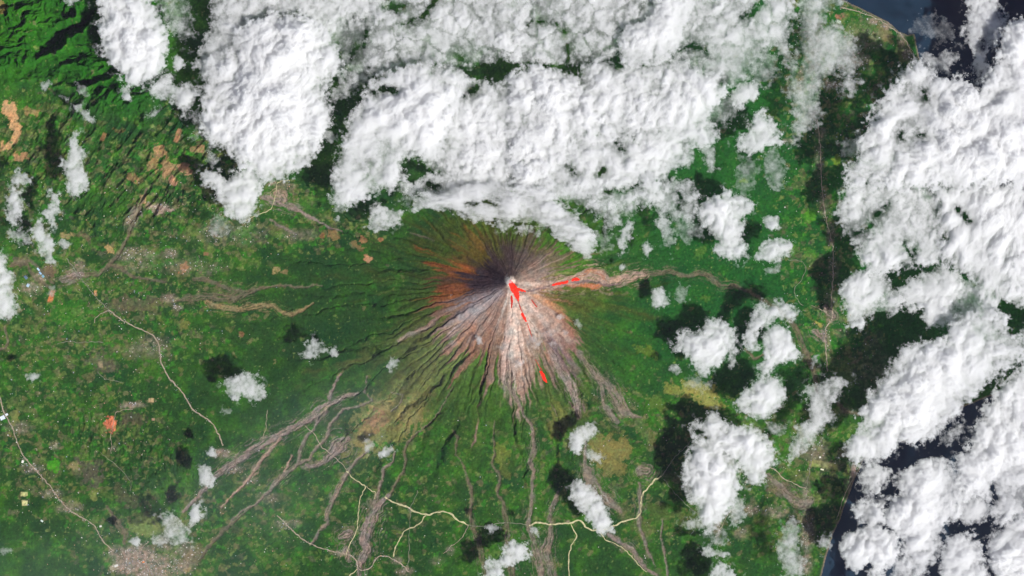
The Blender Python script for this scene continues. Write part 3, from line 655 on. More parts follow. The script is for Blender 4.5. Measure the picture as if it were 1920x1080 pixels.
# ------------------------------------------------------------------ houses
rng = np.random.RandomState(5)
ROOFC = np.array([(205,196,190),(188,170,160),(170,140,128),(222,216,210),(150,120,110),(196,150,120),(165,175,190),(120,104,98),(230,226,220),(190,185,160)])
def houses(name, label, P, smin=.09, smax=.26):
    n = len(P)
    sx = rng.uniform(smin, smax, n) / 2; sy = sx * rng.uniform(.6, 1.6, n); h = rng.uniform(.05, .1, n); an = rng.uniform(0, math.pi, n)
    cx = (P[:, 0] - 960) * S; cy = (540 - P[:, 1]) * S; z = zat(P[:, 0], P[:, 1])
    ca, sa = np.cos(an), np.sin(an)
    vv = []
    for (a, b, c) in [(-1, -1, 0), (1, -1, 0), (1, 1, 0), (-1, 1, 0), (-1, -1, 1), (1, -1, 1), (1, 1, 1), (-1, 1, 1), (-1, 0, 1.5), (1, 0, 1.5)]:
        x, y = a * sx, b * sy
        vv.append(np.stack([cx + x * ca - y * sa, cy + x * sa + y * ca, z - .03 + c * h + .03 * (c > 0)], 1))
    Vh = np.stack(vv, 1).reshape(-1, 3)
    f = np.array([(0, 1, 5, 4), (2, 3, 7, 6), (4, 5, 9, 8), (6, 7, 8, 9)])
    tri = np.array([(1, 2, 6, 5), (3, 0, 4, 7), (5, 6, 9, 9), (7, 4, 8, 8)])[:2]
    F = np.concatenate([f, tri])
    qd = (F[None] + (np.arange(n) * 10)[:, None, None]).reshape(-1, 4)
    cc = lin(ROOFC[rng.randint(0, len(ROOFC), n)]) * rng.uniform(.75, 1.1, (n, 1))
    o = make_mesh(name, Vh, qd, {'cover': np.repeat(cc.astype(np.float32), 10, 0)}, M_roof)
    tag(o, label, None, None, 'stuff'); return o

def scatter(u0, v0, u1, v1, n, dens):
    P = np.stack([rng.uniform(u0, u1, n), rng.uniform(v0, v1, n)], 1)
    i = np.clip(np.searchsorted(U, P[:, 0]), 0, NU - 1); j = np.clip(np.searchsorted(V, P[:, 1]), 0, NV - 1)
    keep = (rng.rand(n) < dens[j, i]) & (bed[j, i] < .4) & (coast[j, i] > 3)
    return P[keep]
spread_ = np.clip(town * 1.1, 0, 1) + farm * .05
west_h = scatter(-60, 330, 560, 1110, 90000, spread_ * .42)
houses('town', 'packed pale and reddish roofs of the towns on the western plain', west_h)
houses('village', 'scattered small houses of the villages south of the volcano', scatter(560, 700, 1330, 1110, 30000, spread_ * .35))
houses('coastal_town', 'rows of roofs along the eastern coast road', scatter(1330, 0, 1800, 1110, 60000, spread_ * .32))
alongs = []
for w, P in road_lines[:3] + [road_lines[13], road_lines[17], road_lines[20], road_lines[23]]:
    dn = sstep(-.3, .5, perlin(P[:, 0] / 22, P[:, 1] / 22, 91))
    k = rng.randint(0, len(P), int(len(P) * 1.6)); k = k[rng.rand(len(k)) < dn[k]]
    alongs.append(P[k] + rng.normal(0, 3.4, (len(k), 2)))
houses('roadside_houses', 'strings of small houses lining the main roads', np.concatenate(alongs), .06, .17)

# a few large buildings and yards that stand out on their own
def big_building(name, label, cat, u, v, wu, wv, rot, col, group=None, bays=3):
    x, y = (u - 960) * S, (540 - v) * S
    z = float(zat(u, v)[0])
    root = bpy.data.objects.new(name, None); scene.collection.objects.link(root)
    root.location = (x, y, z - .02); root.rotation_euler = (0, 0, math.radians(rot)); tag(root, label, cat, group)
    a, b, h = wu * S / 2, wv * S / 2, .12
    wal = [(-a,-b,0),(a,-b,0),(a,b,0),(-a,b,0),(-a,-b,h),(a,-b,h),(a,b,h),(-a,b,h)]
    o = make_mesh('wall', wal, [(0,1,5,4),(1,2,6,5),(2,3,7,6),(3,0,4,7)], {'cover': np.tile(lin((180,176,168)), (8, 1))}, M_roof); o.parent = root
    rv, rf = [], []
    for k in range(bays):
        x0, x1 = -a * 1.04 + 2.08 * a * k / bays, -a * 1.04 + 2.08 * a * (k + 1) / bays; xm = (x0 + x1) / 2; s = len(rv)
        rv += [(x0, -b * 1.04, h + .003), (xm, -b * 1.04, h + .05), (x1, -b * 1.04, h + .003), (x0, b * 1.04, h + .003), (xm, b * 1.04, h + .05), (x1, b * 1.04, h + .003)]
        rf += [(s, s + 1, s + 4, s + 3), (s + 1, s + 2, s + 5, s + 4)]
    o = make_mesh('roof', rv, rf, {'cover': np.tile(lin(col), (len(rv), 1))}, M_roof); o.parent = root
    return root
for (lb, u, v, a_, b_, r_, col) in [
    ('white factory roofs beside the grey road at the left edge, larger hall', 6, 783, 9, 7, 25, (225, 235, 245)), ('small white hall against the larger factory at the left edge', 14, 777, 5, 4, 25, (235, 240, 245)),
    ('white building on the bend of the grey main road, lower left', 44, 865, 4, 5, -20, (240, 238, 228)), ('blue-white hall, northernmost of the row north of the left village', 73, 505, 6, 3, -50, (190, 215, 235)),
    ('blue-white hall, middle of the row north of the left village', 77, 512, 6, 3, -50, (150, 185, 215)), ('teal-roofed hall, southernmost of the row north of the left village', 82, 518, 5, 4, -50, (120, 170, 190)),
    ('blue-roofed hall by the cloud at the left edge', 50, 520, 7, 5, -50, (90, 115, 140)), ('pale blue hall west of the left village', 54, 535, 5, 6, -30, (170, 195, 215)),
    ('orange-roofed market hall in the middle of the lower left town', 270, 1053, 4, 3, 10, (235, 140, 60)), ('white hall beside the town road at lower left', 190, 986, 4, 3, 20, (235, 232, 225)),
    ('white hall southwest of the town centre', 219, 1060, 7, 4, 20, (225, 222, 214)), ('small white school alone in the field west of the main road', 80, 976, 5, 3, -30, (210, 225, 215)),
    ('white shed near the headland shore at upper right', 1664, 38, 4, 3, -30, (240, 235, 220)), ('pale green roof beside the pink clearing at upper right', 1572, 41, 8, 5, -15, (165, 180, 160)),
    ('white hall above the green airstrip field', 1537, 857, 3, 3, 10, (240, 238, 225)), ('pale hall on the south side of the airstrip field', 1541, 880, 6, 2.5, -12, (225, 222, 190))]:
    big_building('building', lb, 'building', u, v, a_, b_, r_, col)

# ------------------------------------------------------------------ lava
def drape(name, label, cat, d_of, box, thick, mat, lift=.05, attr='glow', res=.75, hot_=1.0):
    u = np.arange(box[0], box[2], res); v = np.arange(box[1], box[3], res)
    GX, GY = np.meshgrid(u.astype(np.float32), v.astype(np.float32))
    d = d_of(GX, GY) + fbm(GX, GY, 4, 3, 77) * (1.7 if hot_ > .5 else .4)
    keep = d > 0
    z = zat(GX.ravel(), GY.ravel()).reshape(GX.shape) + lift + thick * (1 - np.exp(-np.maximum(d, 0) / 1.5))
    n = GX.shape; ix = np.arange(n[0] * n[1]).reshape(n)
    f = keep[:-1, :-1] & keep[1:, :-1] & keep[:-1, 1:] & keep[1:, 1:]
    qd = np.stack([ix[1:, :-1], ix[1:, 1:], ix[:-1, 1:], ix[:-1, :-1]], -1)[f]
    vs = np.stack([(GX.ravel() - 960) * S, (540 - GY.ravel()) * S, z.ravel()], 1)
    used, inv = np.unique(qd, return_inverse=True)
    heat = np.clip(.62 + d / 2.5, 0, 1).ravel() * hot_
    cx, cy = (sum(box[::2]) / 2 - 960) * S, (540 - sum(box[1::2]) / 2) * S
    o = make_mesh(name, vs[used], inv.reshape(-1, 4), {attr: heat[used]}, mat, True, (cx, cy, float(z[keep].mean())))
    return tag(o, label, cat)
LAVA = [('bright red lava pool filling the crater and spilling southeast', [(957,528,6),(960,535,11),(964,542,14),(968,550,11),(970,558,7),(971,563,3)], 1),
        ('red lava tongue leaving the crater lake to the east', [(966,543,7),(974,543,6),(981,545,4),(985,547,2)], 1),
        ('thin red lava stream in the dark channel south of the crater', [(969,558,4),(972,567,2),(975,575,2.6),(979,585,2.6)], 0),
        ('red lava pocket farthest down the channel south of the crater', [(979,588,5),(983,596,5),(986,601,3.2)], 1),
        ('dull red streak directly below the western side of the crater', [(959,556,5),(960,566,5),(959,576,3)], 0),
        ('thin red lava streak on the southeast slope of the cone', [(996,562,2.5),(1001,569,3.5),(1006,575,3)], 0),
        ('red lava flow lying in the eastern valley below the crater', [(1032,536,2),(1040,533,4),(1052,531,5),(1062,529,5)], 1),
        ('red lava pocket highest on the pale eastern ridge', [(1071,526,4),(1077,524,7),(1083,524,5)], 1),
        ('isolated red lava patch low on the southern flank', [(1014,696,6),(1018,702,7),(1021,710,6),(1024,715,3)], 1),
        ('thin dull orange thread running down from the lowest crater channel pocket', [(988,605,2.4),(992,616,2.6),(996,628,2.4),(998,636,2)], 0),
        ('faint red trace above the isolated southern lava patch', [(1003,672,2),(1010,684,2.5),(1015,692,3)], 0)]
for lb, pts, hot in LAVA:
    us = [p[0] for p in pts]; vs_ = [p[1] for p in pts]
    drape('lava_flow', lb, 'lava flow', lambda A, B, pts=pts, hot=hot: -line_dist(A, B, pts) + (.25 if hot else -.15), (min(us) - 9, min(vs_) - 9, max(us) + 9, max(vs_) + 9), .10, M_lava, hot_=1.0 if hot else .3)
# ------------------------------------------------------------------ clouds
# every cloud is a closed body: billowing top over a flatter base, thin where its edge frays
VEIL = 1.0
def cloud(label, poly, h=5.0, tau=6.0, rag=7.0, edge=9.0, zb=None, spots=(), gaps=(), cell=0.0, cs=42.0, group=None, cat='cloud', name='cloud', step=1.25, big=34.0, mat=None, stretch=None, seed=None, even=False):
    poly = [tuple(map(float, p)) for p in poly]
    us = [p[0] for p in poly]; vs = [p[1] for p in poly]
    cu, cv = (min(us) + max(us)) / 2, (min(vs) + max(vs)) / 2
    if zb is None:
        zb = 8.0
    zb += 3.5 if zb < 15 else 0
    zb = max(zb, float(zat(cu, cv)[0]) + 1.8)
    if seed is None: seed = int(cu * 7 + cv * 13) % 9973
    m = rag * 3 + 12
    u = np.arange(max(min(us) - m, -140), min(max(us) + m, 2060), step); v = np.arange(max(min(vs) - m, -110), min(max(vs) + m, 1190), step)
    A, B = np.meshgrid(u.astype(np.float32), v.astype(np.float32))
    w1 = fbm(A, B, 26, 4, seed + 1, .6) * rag * 1.1; w2_ = fbm(A, B, 26, 4, seed + 2, .6) * rag * 1.1
    d0 = sd_poly(A + w1, B + w2_, poly)
    if stretch:
        ca, sa = math.cos(math.radians(stretch[0])), math.sin(math.radians(stretch[0]))
        A2, B2 = (A * ca + B * sa) / stretch[1], (-A * sa + B * ca)
    else: A2, B2 = A, B
    bl = fbm(A2 + w1 * .5, B2 + w2_ * .5, big, 5, seed + 3, .44, 'b')
    bl2 = fbm(A2, B2, big * .28, 5, seed + 4, .66, 'b')
    n = fbm(A2, B2, 17, 5, seed + 5, .68)
    n3 = fbm(A2, B2, 7, 4, seed + 9, .7)
    d = d0 + rag * (n * 2.2 + bl2 * .5 + n3 * 1.15 + .6) + (8.5 if group == BN else 4.5 if group == BE else 0)
    for g in gaps:
        gd = line_dist(A + w1 * .8, B + w2_ * .8, g)
        d = np.minimum(d, gd + rag * .9 * (n + bl2 * .5) + 1)
    e = 1 - np.exp(-np.maximum(d, 0) / edge)
    dens = .45 + .8 * np.clip(bl + .45, 0, 1.2)
    if cell:
        f1_, f2_, _ = worley(A2 + w1 * 1.3 + n * 6, B2 + w2_ * 1.3 + bl2 * 6, cs, seed + 6)
        cracks = sstep(0.0, .22, f2_ - f1_ + n * .10)
        thin = sstep(-.35, .25, n + fbm(A, B, 80, 3, seed + 8) * .9)
        dens *= 1 - cell * (1 - cracks) * (.55 + .45 * thin)
        dens *= 1 - cell * .55 * (1 - thin)
    sp = np.zeros_like(A)
    for s in spots:
        sp += s[3] * np.exp(-(((A + w1 - s[0]) / s[2 if len(s) < 5 else 2]) ** 2 + ((B + w2_ - s[1]) / (s[4] if len(s) > 4 else s[2])) ** 2))
    det = np.clip(1 + .9 * n + .8 * n3, .08, 3) * (np.clip(1 + 1.5 * fbm(A, B, 120, 3, seed + 13), .3, 1.8) if group in (BN, BE) else 1)
    crk = np.clip(dens / np.maximum(.45 + .8 * np.clip(bl + .45, 0, 1.2), .01), 0, 1)
    lump = np.clip(.75 + 1.1 * fbm(A, B, 75, 3, seed + 11), .15, 1.5)
    body = np.clip(.20 + lump * (.21 * bl + .05 * bl2) + (.5 if group in (BN, BE) else .25) * fbm(A, B, 95, 4, seed + 12) + .55 * sp + .055 * n3 + .04 * n, .03, 3)
    e2 = 1 - np.exp(-np.maximum(d, 0) / (edge * 1.45))
    T = .78 * min(tau, 3.6) / SIGMA * e2 ** 1.35 * dens * det + (h * .8) * e2 ** 1.6 * body * crk * (.88 + .12 * np.clip(det, 0, 1.6)) * np.clip((tau - 1) / 2, .3, 1)
    T = np.where(d > 0, T * sstep(0, 2.0, d), 0)
    veil = .32 / SIGMA * min(tau, 4) * sstep(-2.6 * rag, .3 * rag, d0 + n * rag) * np.clip(n * 1.5 + n3 * 1.0 - .08, 0, 1.2) * VEIL
    T = T + veil
    if group == 'scraps of cloud over the southern flank': T = T * .45
    if even: T = h * sstep(0, 1, np.clip((d0 + 40) / edge, 0, 1)) * (.7 + .5 * bl)
    T = np.maximum(T, np.where(T > .02, .05, 0))
    top = zb + T * .55 + .07 * h * bl * e
    bot = zb - T * .45 + .07 * h * bl * e
    keep = (T > .02)
    shape = A.shape; ix = np.arange(shape[0] * shape[1], dtype=np.int32).reshape(shape)
    # grow by one ring so the transparent margin closes the body
    kk = keep.copy(); kk[1:] |= keep[:-1]; kk[:-1] |= keep[1:]; kk[:, 1:] |= keep[:, :-1]; kk[:, :-1] |= keep[:, 1:]
    f = kk[:-1, :-1] & kk[1:, :-1] & kk[:-1, 1:] & kk[1:, 1:]
    if not f.any(): return None
    q = np.stack([ix[1:, :-1], ix[1:, 1:], ix[:-1, 1:], ix[:-1, :-1]], -1)[f]
    used, inv = np.unique(q, return_inverse=True); inv = inv.reshape(-1, 4)
    nv = len(used)
    sc = 1 - zb / CAMH
    x = (A.ravel()[used] - 960) * S * sc; y = (540 - B.ravel()[used]) * S * sc
    # rim vertices (not inside on all sides) are shared by top and base
    cnt = np.bincount(inv.ravel(), minlength=nv)
    rim_ = cnt < 4
    inv = inv[~rim_[inv].all(1)]          # a quad with no inner corner would have no thickness
    if not len(inv): return None
    zt = np.where(rim_, (bot + top).ravel()[used] * .5, top.ravel()[used]); zb_ = bot.ravel()[used]
    vt = np.stack([x, y, zt], 1)
    bi = np.full(nv, -1, np.int64); inner = np.where(~rim_)[0]
    bi[inner] = nv + np.arange(len(inner)); bi[rim_] = np.where(rim_)[0]
    vb = np.stack([x[inner], y[inner], zb_[inner]], 1)
    V_ = np.concatenate([vt, vb]); dep = T.ravel()[used]; dep = np.concatenate([dep, dep[inner]])
    Q = np.concatenate([inv, bi[inv][:, ::-1]])
    cx, cy = (cu - 960) * S * sc, (540 - cv) * S * sc
    o = make_mesh(name, V_, Q, {'depth': dep}, mat or M_cloud, True, (cx, cy, zb))
    return tag(o, label, cat, group)

def oval(cx, cy, a, b=None, rot=0, n=12):
    b = b or a; c, s = math.cos(math.radians(rot)), math.sin(math.radians(rot))
    return [(cx + a * math.cos(t) * c - b * math.sin(t) * s, cy + a * math.cos(t) * s + b * math.sin(t) * c) for t in np.linspace(0, 2 * math.pi, n, endpoint=False)]

PU = 'small fair-weather puffs'
BN = 'cloud banks of the northern sheet'
BE = 'cloud banks over the eastern coast and sea'
MD = 'middle-sized cumulus clouds'
# --- upper left
cloud('tall bright cumulus over the dark ridges, nearest the upper left corner', [(176,-40),(182,10),(190,30),(184,48),(190,65),(186,85),(198,105),(212,125),(230,140),(236,158),(262,160),(285,150),(305,130),(314,100),(316,60),(300,30),(285,0),(280,-40)], 9, 8, 8, 10, 9, [(258,100,38,.5),(262,55,40,.25)], group=MD)
cloud('thin ragged veil just right of the tall upper left cumulus', [(285,-20),(345,-20),(352,30),(362,60),(350,80),(330,70),(318,50),(300,25)], 1.5, 1.3, 12, 9, cell=.6, cs=20, group=PU)
cloud('ragged white cloud under the lower right edge of the tall upper left cumulus', [(278,172),(296,150),(312,140),(330,160),(352,158),(374,168),(368,192),(345,216),(336,205),(318,185),(300,186),(283,178)], 3.5, 5, 6, 7, group=MD)
cloud('round puff in the green gap right of the tall upper left cumulus', oval(334, 118, 12, 14), 2.5, 3.5, 4, 5, group=PU)
cloud('small round puff directly below the round puff in the green gap', oval(317, 148, 8, 10), 2.2, 3.5, 3, 4, group=PU)
cloud('narrow upright puff at the lower left foot of the tall upper left cumulus', oval(236, 177, 8, 15, -20), 2.5, 4, 4, 5, group=PU)
cloud('white puff cut by the top edge near the upper left corner', [(118,-20),(146,-20),(144,4),(132,9),(120,4)], 2.2, 3, 3, 5, group=PU)
cloud('tiny white wisp on the green ridge above the tan fields', oval(88, 158, 11, 6, -35), 1.2, 2.0, 5, 5, group=PU)
cloud('tiny white wisp between two longer wisps in the ridge valley', oval(117, 181, 9, 4, 25), 1, 2.0, 4, 4, group=PU)
cloud('slanting white streak at the mouth of the ridge valley', oval(158, 212, 26, 6, 38), 1.5, 2.4, 5, 5, group=PU)
cloud('faint pair of wisps on the ridge right of the valley mouth', oval(156, 168, 14, 6, 45), 1, 1.2, 6, 5, group=PU)
cloud('faint wisp below the gap right of the tall upper left cumulus', oval(288, 214, 12, 6, -35), 1, 1.6, 5, 5, group=PU)
cloud('upright narrow cloud standing right of its own dark oval shadow, left side', [(136,244),(150,250),(148,272),(158,285),(152,300),(160,325),(165,345),(158,358),(145,368),(128,358),(122,335),(122,318),(112,312),(122,300),(132,278)], 4, 6, 5, 6, group=MD)
cloud('compact cloud above the left edge village, right of the left border', [(14,362),(28,355),(40,360),(44,378),(40,395),(36,412),(22,424),(12,412),(14,392)], 3, 5, 5, 6, group=PU)
cloud('small cloud north of the compact cloud at the left border', [(18,332),(34,322),(52,328),(54,342),(36,348),(24,345)], 2.5, 4, 5, 6, group=PU)
cloud('broken wisps below the compact cloud at the left border', oval(38, 442, 22, 9, 15), 1.2, 1.8, 8, 5, group=PU)
cloud('ragged upright cloud left of the valley river, upper of two', [(76,400),(90,388),(96,358),(108,366),(112,392),(106,410),(104,428),(96,420),(88,408)], 2.5, 4, 5, 5, group=PU)
cloud('ragged upright cloud left of the valley river, lower of two', [(62,418),(78,412),(88,425),(95,445),(101,462),(102,490),(90,498),(80,478),(68,456),(60,438)], 3, 4.5, 5, 6, group=PU)
cloud('wispy little puff right of the ragged upright clouds', oval(120, 458, 9, 8), 1.5, 2.2, 5, 4, group=PU)
cloud('thin wisp over the reddish clearing in the left village', oval(97, 548, 5, 13, 15), .8, 1.2, 4, 4, group=PU)
cloud('white cumulus cut off by the left edge at mid height', [(-120,470),(0,472),(12,490),(15,508),(27,520),(25,545),(33,570),(28,588),(10,598),(-120,600)], 4.5, 7, 5, 7, group=MD)
cloud('white cloud above the looping cream road, joined to the tower by wisps', [(374,326),(392,318),(412,326),(425,338),(446,322),(468,316),(486,324),(488,345),(486,380),(474,400),(458,418),(440,414),(424,398),(412,380),(400,352),(384,342)], 4.5, 6, 6, 7, spots=[(460,360,22,.3)], group=MD)
cloud('thin grey veil below the cloud above the looping road', oval(412, 422, 18, 20), 1.2, .9, 8, 7, group=PU)
# --- northern sheet
cloud('massive bright cumulus tower left of the long dark shadow valley', [(452,70),(470,48),(500,36),(545,32),(580,42),(605,62),(626,90),(634,122),(618,140),(602,165),(604,195),(616,215),(606,240),(590,262),(584,290),(560,312),(530,322),(505,334),(480,322),(456,296),(430,272),(402,264),(384,236),(392,205),(382,180),(396,150),(392,120),(420,104),(436,96)], 13, 9, 9, 12, 10, [(560,85,45,.45),(500,190,50,.5),(520,250,40,.3),(470,160,30,.2)], group=BN, big=46)
cloud('grey thin bank at the top edge, left of the shadowed notch', [(410,-60),(720,-60),(716,5),(700,24),(672,30),(650,20),(640,42),(615,50),(590,36),(560,22),(520,20),(492,34),(472,40),(452,66),(430,92),(408,110),(384,140),(374,118),(384,92),(400,62),(406,20)], 3.5, 3.0, 8, 9, 8, [(660,0,40,.5),(440,40,30,.25)], gaps=[[(478,60,4),(492,48,5),(500,30,3)]], cell=.35, group=BN)
cloud('thin patchy grey bank with green showing through, right of the tower top', [(590,44),(640,44),(690,30),(700,62),(694,100),(684,130),(676,150),(655,166),(640,150),(634,100),(612,66)], 2.5, 1.5, 9, 8, 8, gaps=[[(632,88,3),(640,120,5),(648,150,4)],[(690,60,3),(684,85,5)],[(668,85,3),(660,108,5)]], cell=.5, cs=26, group=BN)
cloud('small grey wisp in the middle of the long dark shadow valley', oval(616, 252, 14, 11, 30), 1.5, 1.6, 7, 5, group=PU)
cloud('thin grey wisps at the head of the long dark shadow valley', oval(640, 170, 24, 14, -40), 1.5, 1.2, 9, 6, group=PU)
cloud('broad grey cellular sheet along the top edge, left of centre', [(700,-60),(985,-60),(980,60),(968,108),(940,100),(900,112),(860,116),(820,108),(790,118),(760,126),(700,136),(690,110),(702,62),(706,20)], 3.2, 3.2, 7, 9, 9, [(820,40,50,.15)], gaps=[[(724,4,14),(742,18,10),(758,12,3)],[(752,48,2),(790,30,5),(820,0,3)],[(860,104,5),(866,112,5)]], cell=.8, cs=44, group=BN)
cloud('broad grey cellular sheet along the top edge, right of centre', [(980,-60),(1270,-60),(1250,20),(1222,50),(1180,50),(1160,90),(1120,108),(1070,112),(1020,112),(968,108)], 3.2, 3.0, 7, 9, 9, gaps=[[(968,62,1.5),(1000,40,2),(1040,42,2),(1058,60,1)],[(1063,85,2),(1070,105,4),(1062,118,4)]], cell=.8, cs=50, group=BN)
cloud('bright knotted clouds piled on the sheet at upper centre right', [(1168,100),(1170,72),(1185,52),(1215,48),(1236,20),(1240,-50),(1290,-50),(1285,30),(1275,60),(1260,88),(1240,108),(1205,115),(1180,118)], 5.5, 7, 6, 9, 11, [(1205,76,18,.6),(1240,68,14,.5),(1255,20,20,.35),(1248,95,14,.3)], group=BN, big=24)
cloud('grey sheet reaching the green coast strip at the top right of the bank', [(1280,-60),(1490,-60),(1482,20),(1470,62),(1440,80),(1422,108),(1398,132),(1384,156),(1360,150),(1330,140),(1290,128),(1262,98),(1276,60)], 3, 2.8, 8, 9, 9, [(1360,110,40,.2)], gaps=[[(1392,28,8),(1412,22,10),(1424,6,8)],[(1272,92,4),(1300,84,3)],[(1306,88,6),(1326,98,6)]], cell=.55, cs=38, group=BN)
cloud('sunlit bank on the right side of the long dark shadow valley', [(692,172),(716,150),(752,136),(800,124),(846,130),(866,150),(856,190),(840,214),(836,244),(820,270),(796,292),(766,286),(742,300),(752,330),(730,346),(700,344),(690,362),(650,378),(632,370),(628,336),(642,296),(652,268),(656,240),(662,216),(684,200)], 8, 7, 8, 11, 12, [(745,205,38,.5),(800,195,40,.55),(700,230,25,.2),(790,240,30,.3)], gaps=[[(700,172,4),(722,166,10),(742,170,5)]], group=BN, big=40)
cloud('grey middle bank between the sunlit bank and the central mass', [(866,150),(900,160),(940,166),(962,150),(968,200),(958,260),(960,300),(950,345),(920,352),(880,338),(850,330),(820,314),(796,296),(820,270),(838,244),(842,214),(858,188)], 6, 5, 7, 10, 9, [(930,290,36,.35),(880,270,30,.15)], gaps=[[(826,225,5),(820,245,6)],[(868,180,3),(886,172,8),(905,150,3),(930,140,5),(962,118,8)]], cell=.4, cs=40, group=BN)
cloud('bright central mass of the northern sheet', [(964,146),(1000,128),(1050,142),(1078,150),(1082,190),(1070,220),(1064,258),(1080,276),(1050,290),(1010,296),(966,296),(958,250),(966,200)], 9, 8, 7, 11, 10, [(1020,165,22,.5),(1035,215,28,.6),(975,190,18,.35),(1000,240,30,.2)], group=BN, big=36)
cloud('grey lobed bank right of the bright central mass', [(1086,160),(1100,130),(1130,118),(1160,126),(1166,170),(1172,210),(1190,240),(1160,258),(1120,262),(1076,256),(1072,225),(1084,195)], 6.5, 5, 6, 9, 10, [(1098,215,14,.6),(1130,190,20,.1)], gaps=[[(1085,110,3),(1088,140,4),(1084,160,3)],[(1116,105,5),(1140,112,6),(1160,126,9),(1172,124,3)]], cell=.25, cs=40, group=BN)
cloud('lumpy bright bank on the right shoulder of the northern sheet', [(1172,130),(1210,122),(1250,112),(1296,132),(1350,152),(1352,176),(1330,196),(1326,226),(1340,256),(1312,268),(1288,262),(1276,250),(1240,262),(1200,258),(1186,238),(1170,200),(1164,160)], 7.5, 6.5, 7, 10, 10, [(1192,155,22,.35),(1250,205,20,.55),(1240,150,20,.25),(1300,160,24,.3)], gaps=[[(1205,118,6),(1214,110,6)],[(1352,136,3),(1352,160,2)]], cell=.25, cs=34, group=BN, big=28)
cloud('white lobes at the lower right corner of the northern sheet', [(1200,262),(1240,258),(1280,256),(1290,280),(1292,300),(1270,312),(1252,318),(1240,332),(1222,334),(1206,320),(1196,290)], 6.5, 7, 6, 8, 9, [(1220,280,18,.6),(1262,272,16,.35)], group=BN, big=24)
cloud('textured white bank in the lower middle of the northern sheet', [(960,300),(1010,298),(1060,290),(1080,268),(1120,268),(1180,262),(1196,290),(1204,320),(1196,340),(1160,350),(1130,346),(1090,360),(1040,362),(1000,356),(966,350)], 6, 6, 7, 9, 10, [(1105,285,26,.5),(1050,310,20,.15)], gaps=[[(1062,282,2),(1080,266,3),(1092,256,2)],[(1068,310,6),(1076,324,7)],[(1146,255,6),(1160,270,8),(1168,282,4)],[(1120,330,3),(1130,318,4)]], cell=.3, cs=34, group=BN)
cloud('low white bank with green bites under the sunlit bank', [(750,344),(776,356),(800,338),(840,330),(880,342),(900,352),(880,370),(850,366),(820,374),(806,366),(792,350),(770,362)], 3, 3, 7, 7, 9, gaps=[[(806,345,8),(812,352,10),(824,350,6)]], group=BN, cell=.3)
cloud('detached white patch at the lower left foot of the sunlit bank', [(636,360),(652,344),(676,338),(690,352),(676,372),(650,378)], 3, 3.2, 7, 7, group=MD)
cloud('long scalloped lower fringe of the sheet hanging over the summit slopes', [(784,386),(792,372),(822,372),(850,362),(880,354),(930,352),(980,358),(1028,362),(1036,380),(1050,398),(1074,412),(1092,428),(1108,448),(1110,464),(1096,470),(1072,456),(1052,440),(1036,420),(1010,412),(976,408),(950,404),(920,406),(892,404),(866,394),(836,384),(808,386)], 3.4, 4.2, 7, 6, 15, [(1088,452,12,.5)], gaps=[[(876,384,2),(905,378,3),(930,384,1)]], cell=.45, cs=30, group=BN, stretch=(8,1.8))
cloud('small white knot just below the scalloped fringe, left of the summit line', [(928,422),(936,412),(956,414),(958,428),(946,432),(934,430)], 1.5, 2.4, 5, 5, 16, group=PU)
cloud('thin wisps below the scalloped fringe, directly above the summit', oval(990, 432, 22, 5, 18), 1.2, 1.6, 7, 4, 16, group=PU)
cloud('ragged broken bank over the green slope northeast of the cone', [(1104,372),(1130,366),(1156,380),(1168,396),(1160,420),(1150,432),(1134,420),(1118,402),(1106,392)], 2.5, 2.6, 8, 7, 11, cell=.5, cs=20, group=MD)
cloud('thin fraying band between the scalloped fringe and the lower right lobes', [(1034,350),(1080,362),(1130,352),(1180,350),(1222,338),(1230,352),(1214,372),(1194,380),(1180,396),(1166,384),(1140,374),(1110,372),(1080,384),(1060,370)], 2.5, 2.2, 9, 7, 11, gaps=[[(1134,360,5),(1160,356,9),(1200,342,7)],[(1060,378,6),(1100,392,6)]], cell=.5, cs=26, group=BN)
cloud('narrow hanging puff below the fraying band', [(1166,428),(1182,418),(1184,444),(1174,456),(1166,474),(1160,458)], 2, 2.6, 6, 5, 11, group=PU)
cloud('ghostly thin streak right of the scalloped fringe tip', oval(1128, 452, 12, 24, -25), 1, .7, 8, 7, 12, group=PU)
cloud('columned grey-white patch left of the dark shadow of the kidney-shaped cloud', [(1226,352),(1260,344),(1290,352),(1302,366),(1298,388),(1290,410),(1268,402),(1250,396),(1234,388),(1226,372)], 2.4, 2.4, 8, 6, 9, gaps=[[(1272,360,2),(1275,390,3)]], cell=.55, cs=20, group=BN)
cloud('tapering grey streak below the columned patch', [(1232,408),(1250,406),(1260,424),(1262,448),(1258,476),(1248,462),(1240,440),(1232,424)], 2, 1.8, 6, 5, 9, group=PU)
cloud('faint curdled veil right of the tapering streak', oval(1290, 428, 26, 20, 20), 1, .7, 10, 7, 9, cell=.5, cs=16, group=PU)
cloud('small upright curl alone on the green slope', [(1206,462),(1214,452),(1220,460),(1216,474),(1212,484),(1206,474)], 1.3, 2, 4, 4, 9, group=PU)
cloud('tiny white dot of cloud beside a small shadow north of the pale ridge', oval(1165, 500, 5.5, 6.5), 1.5, 4, 2.5, 3, 9, group=PU)
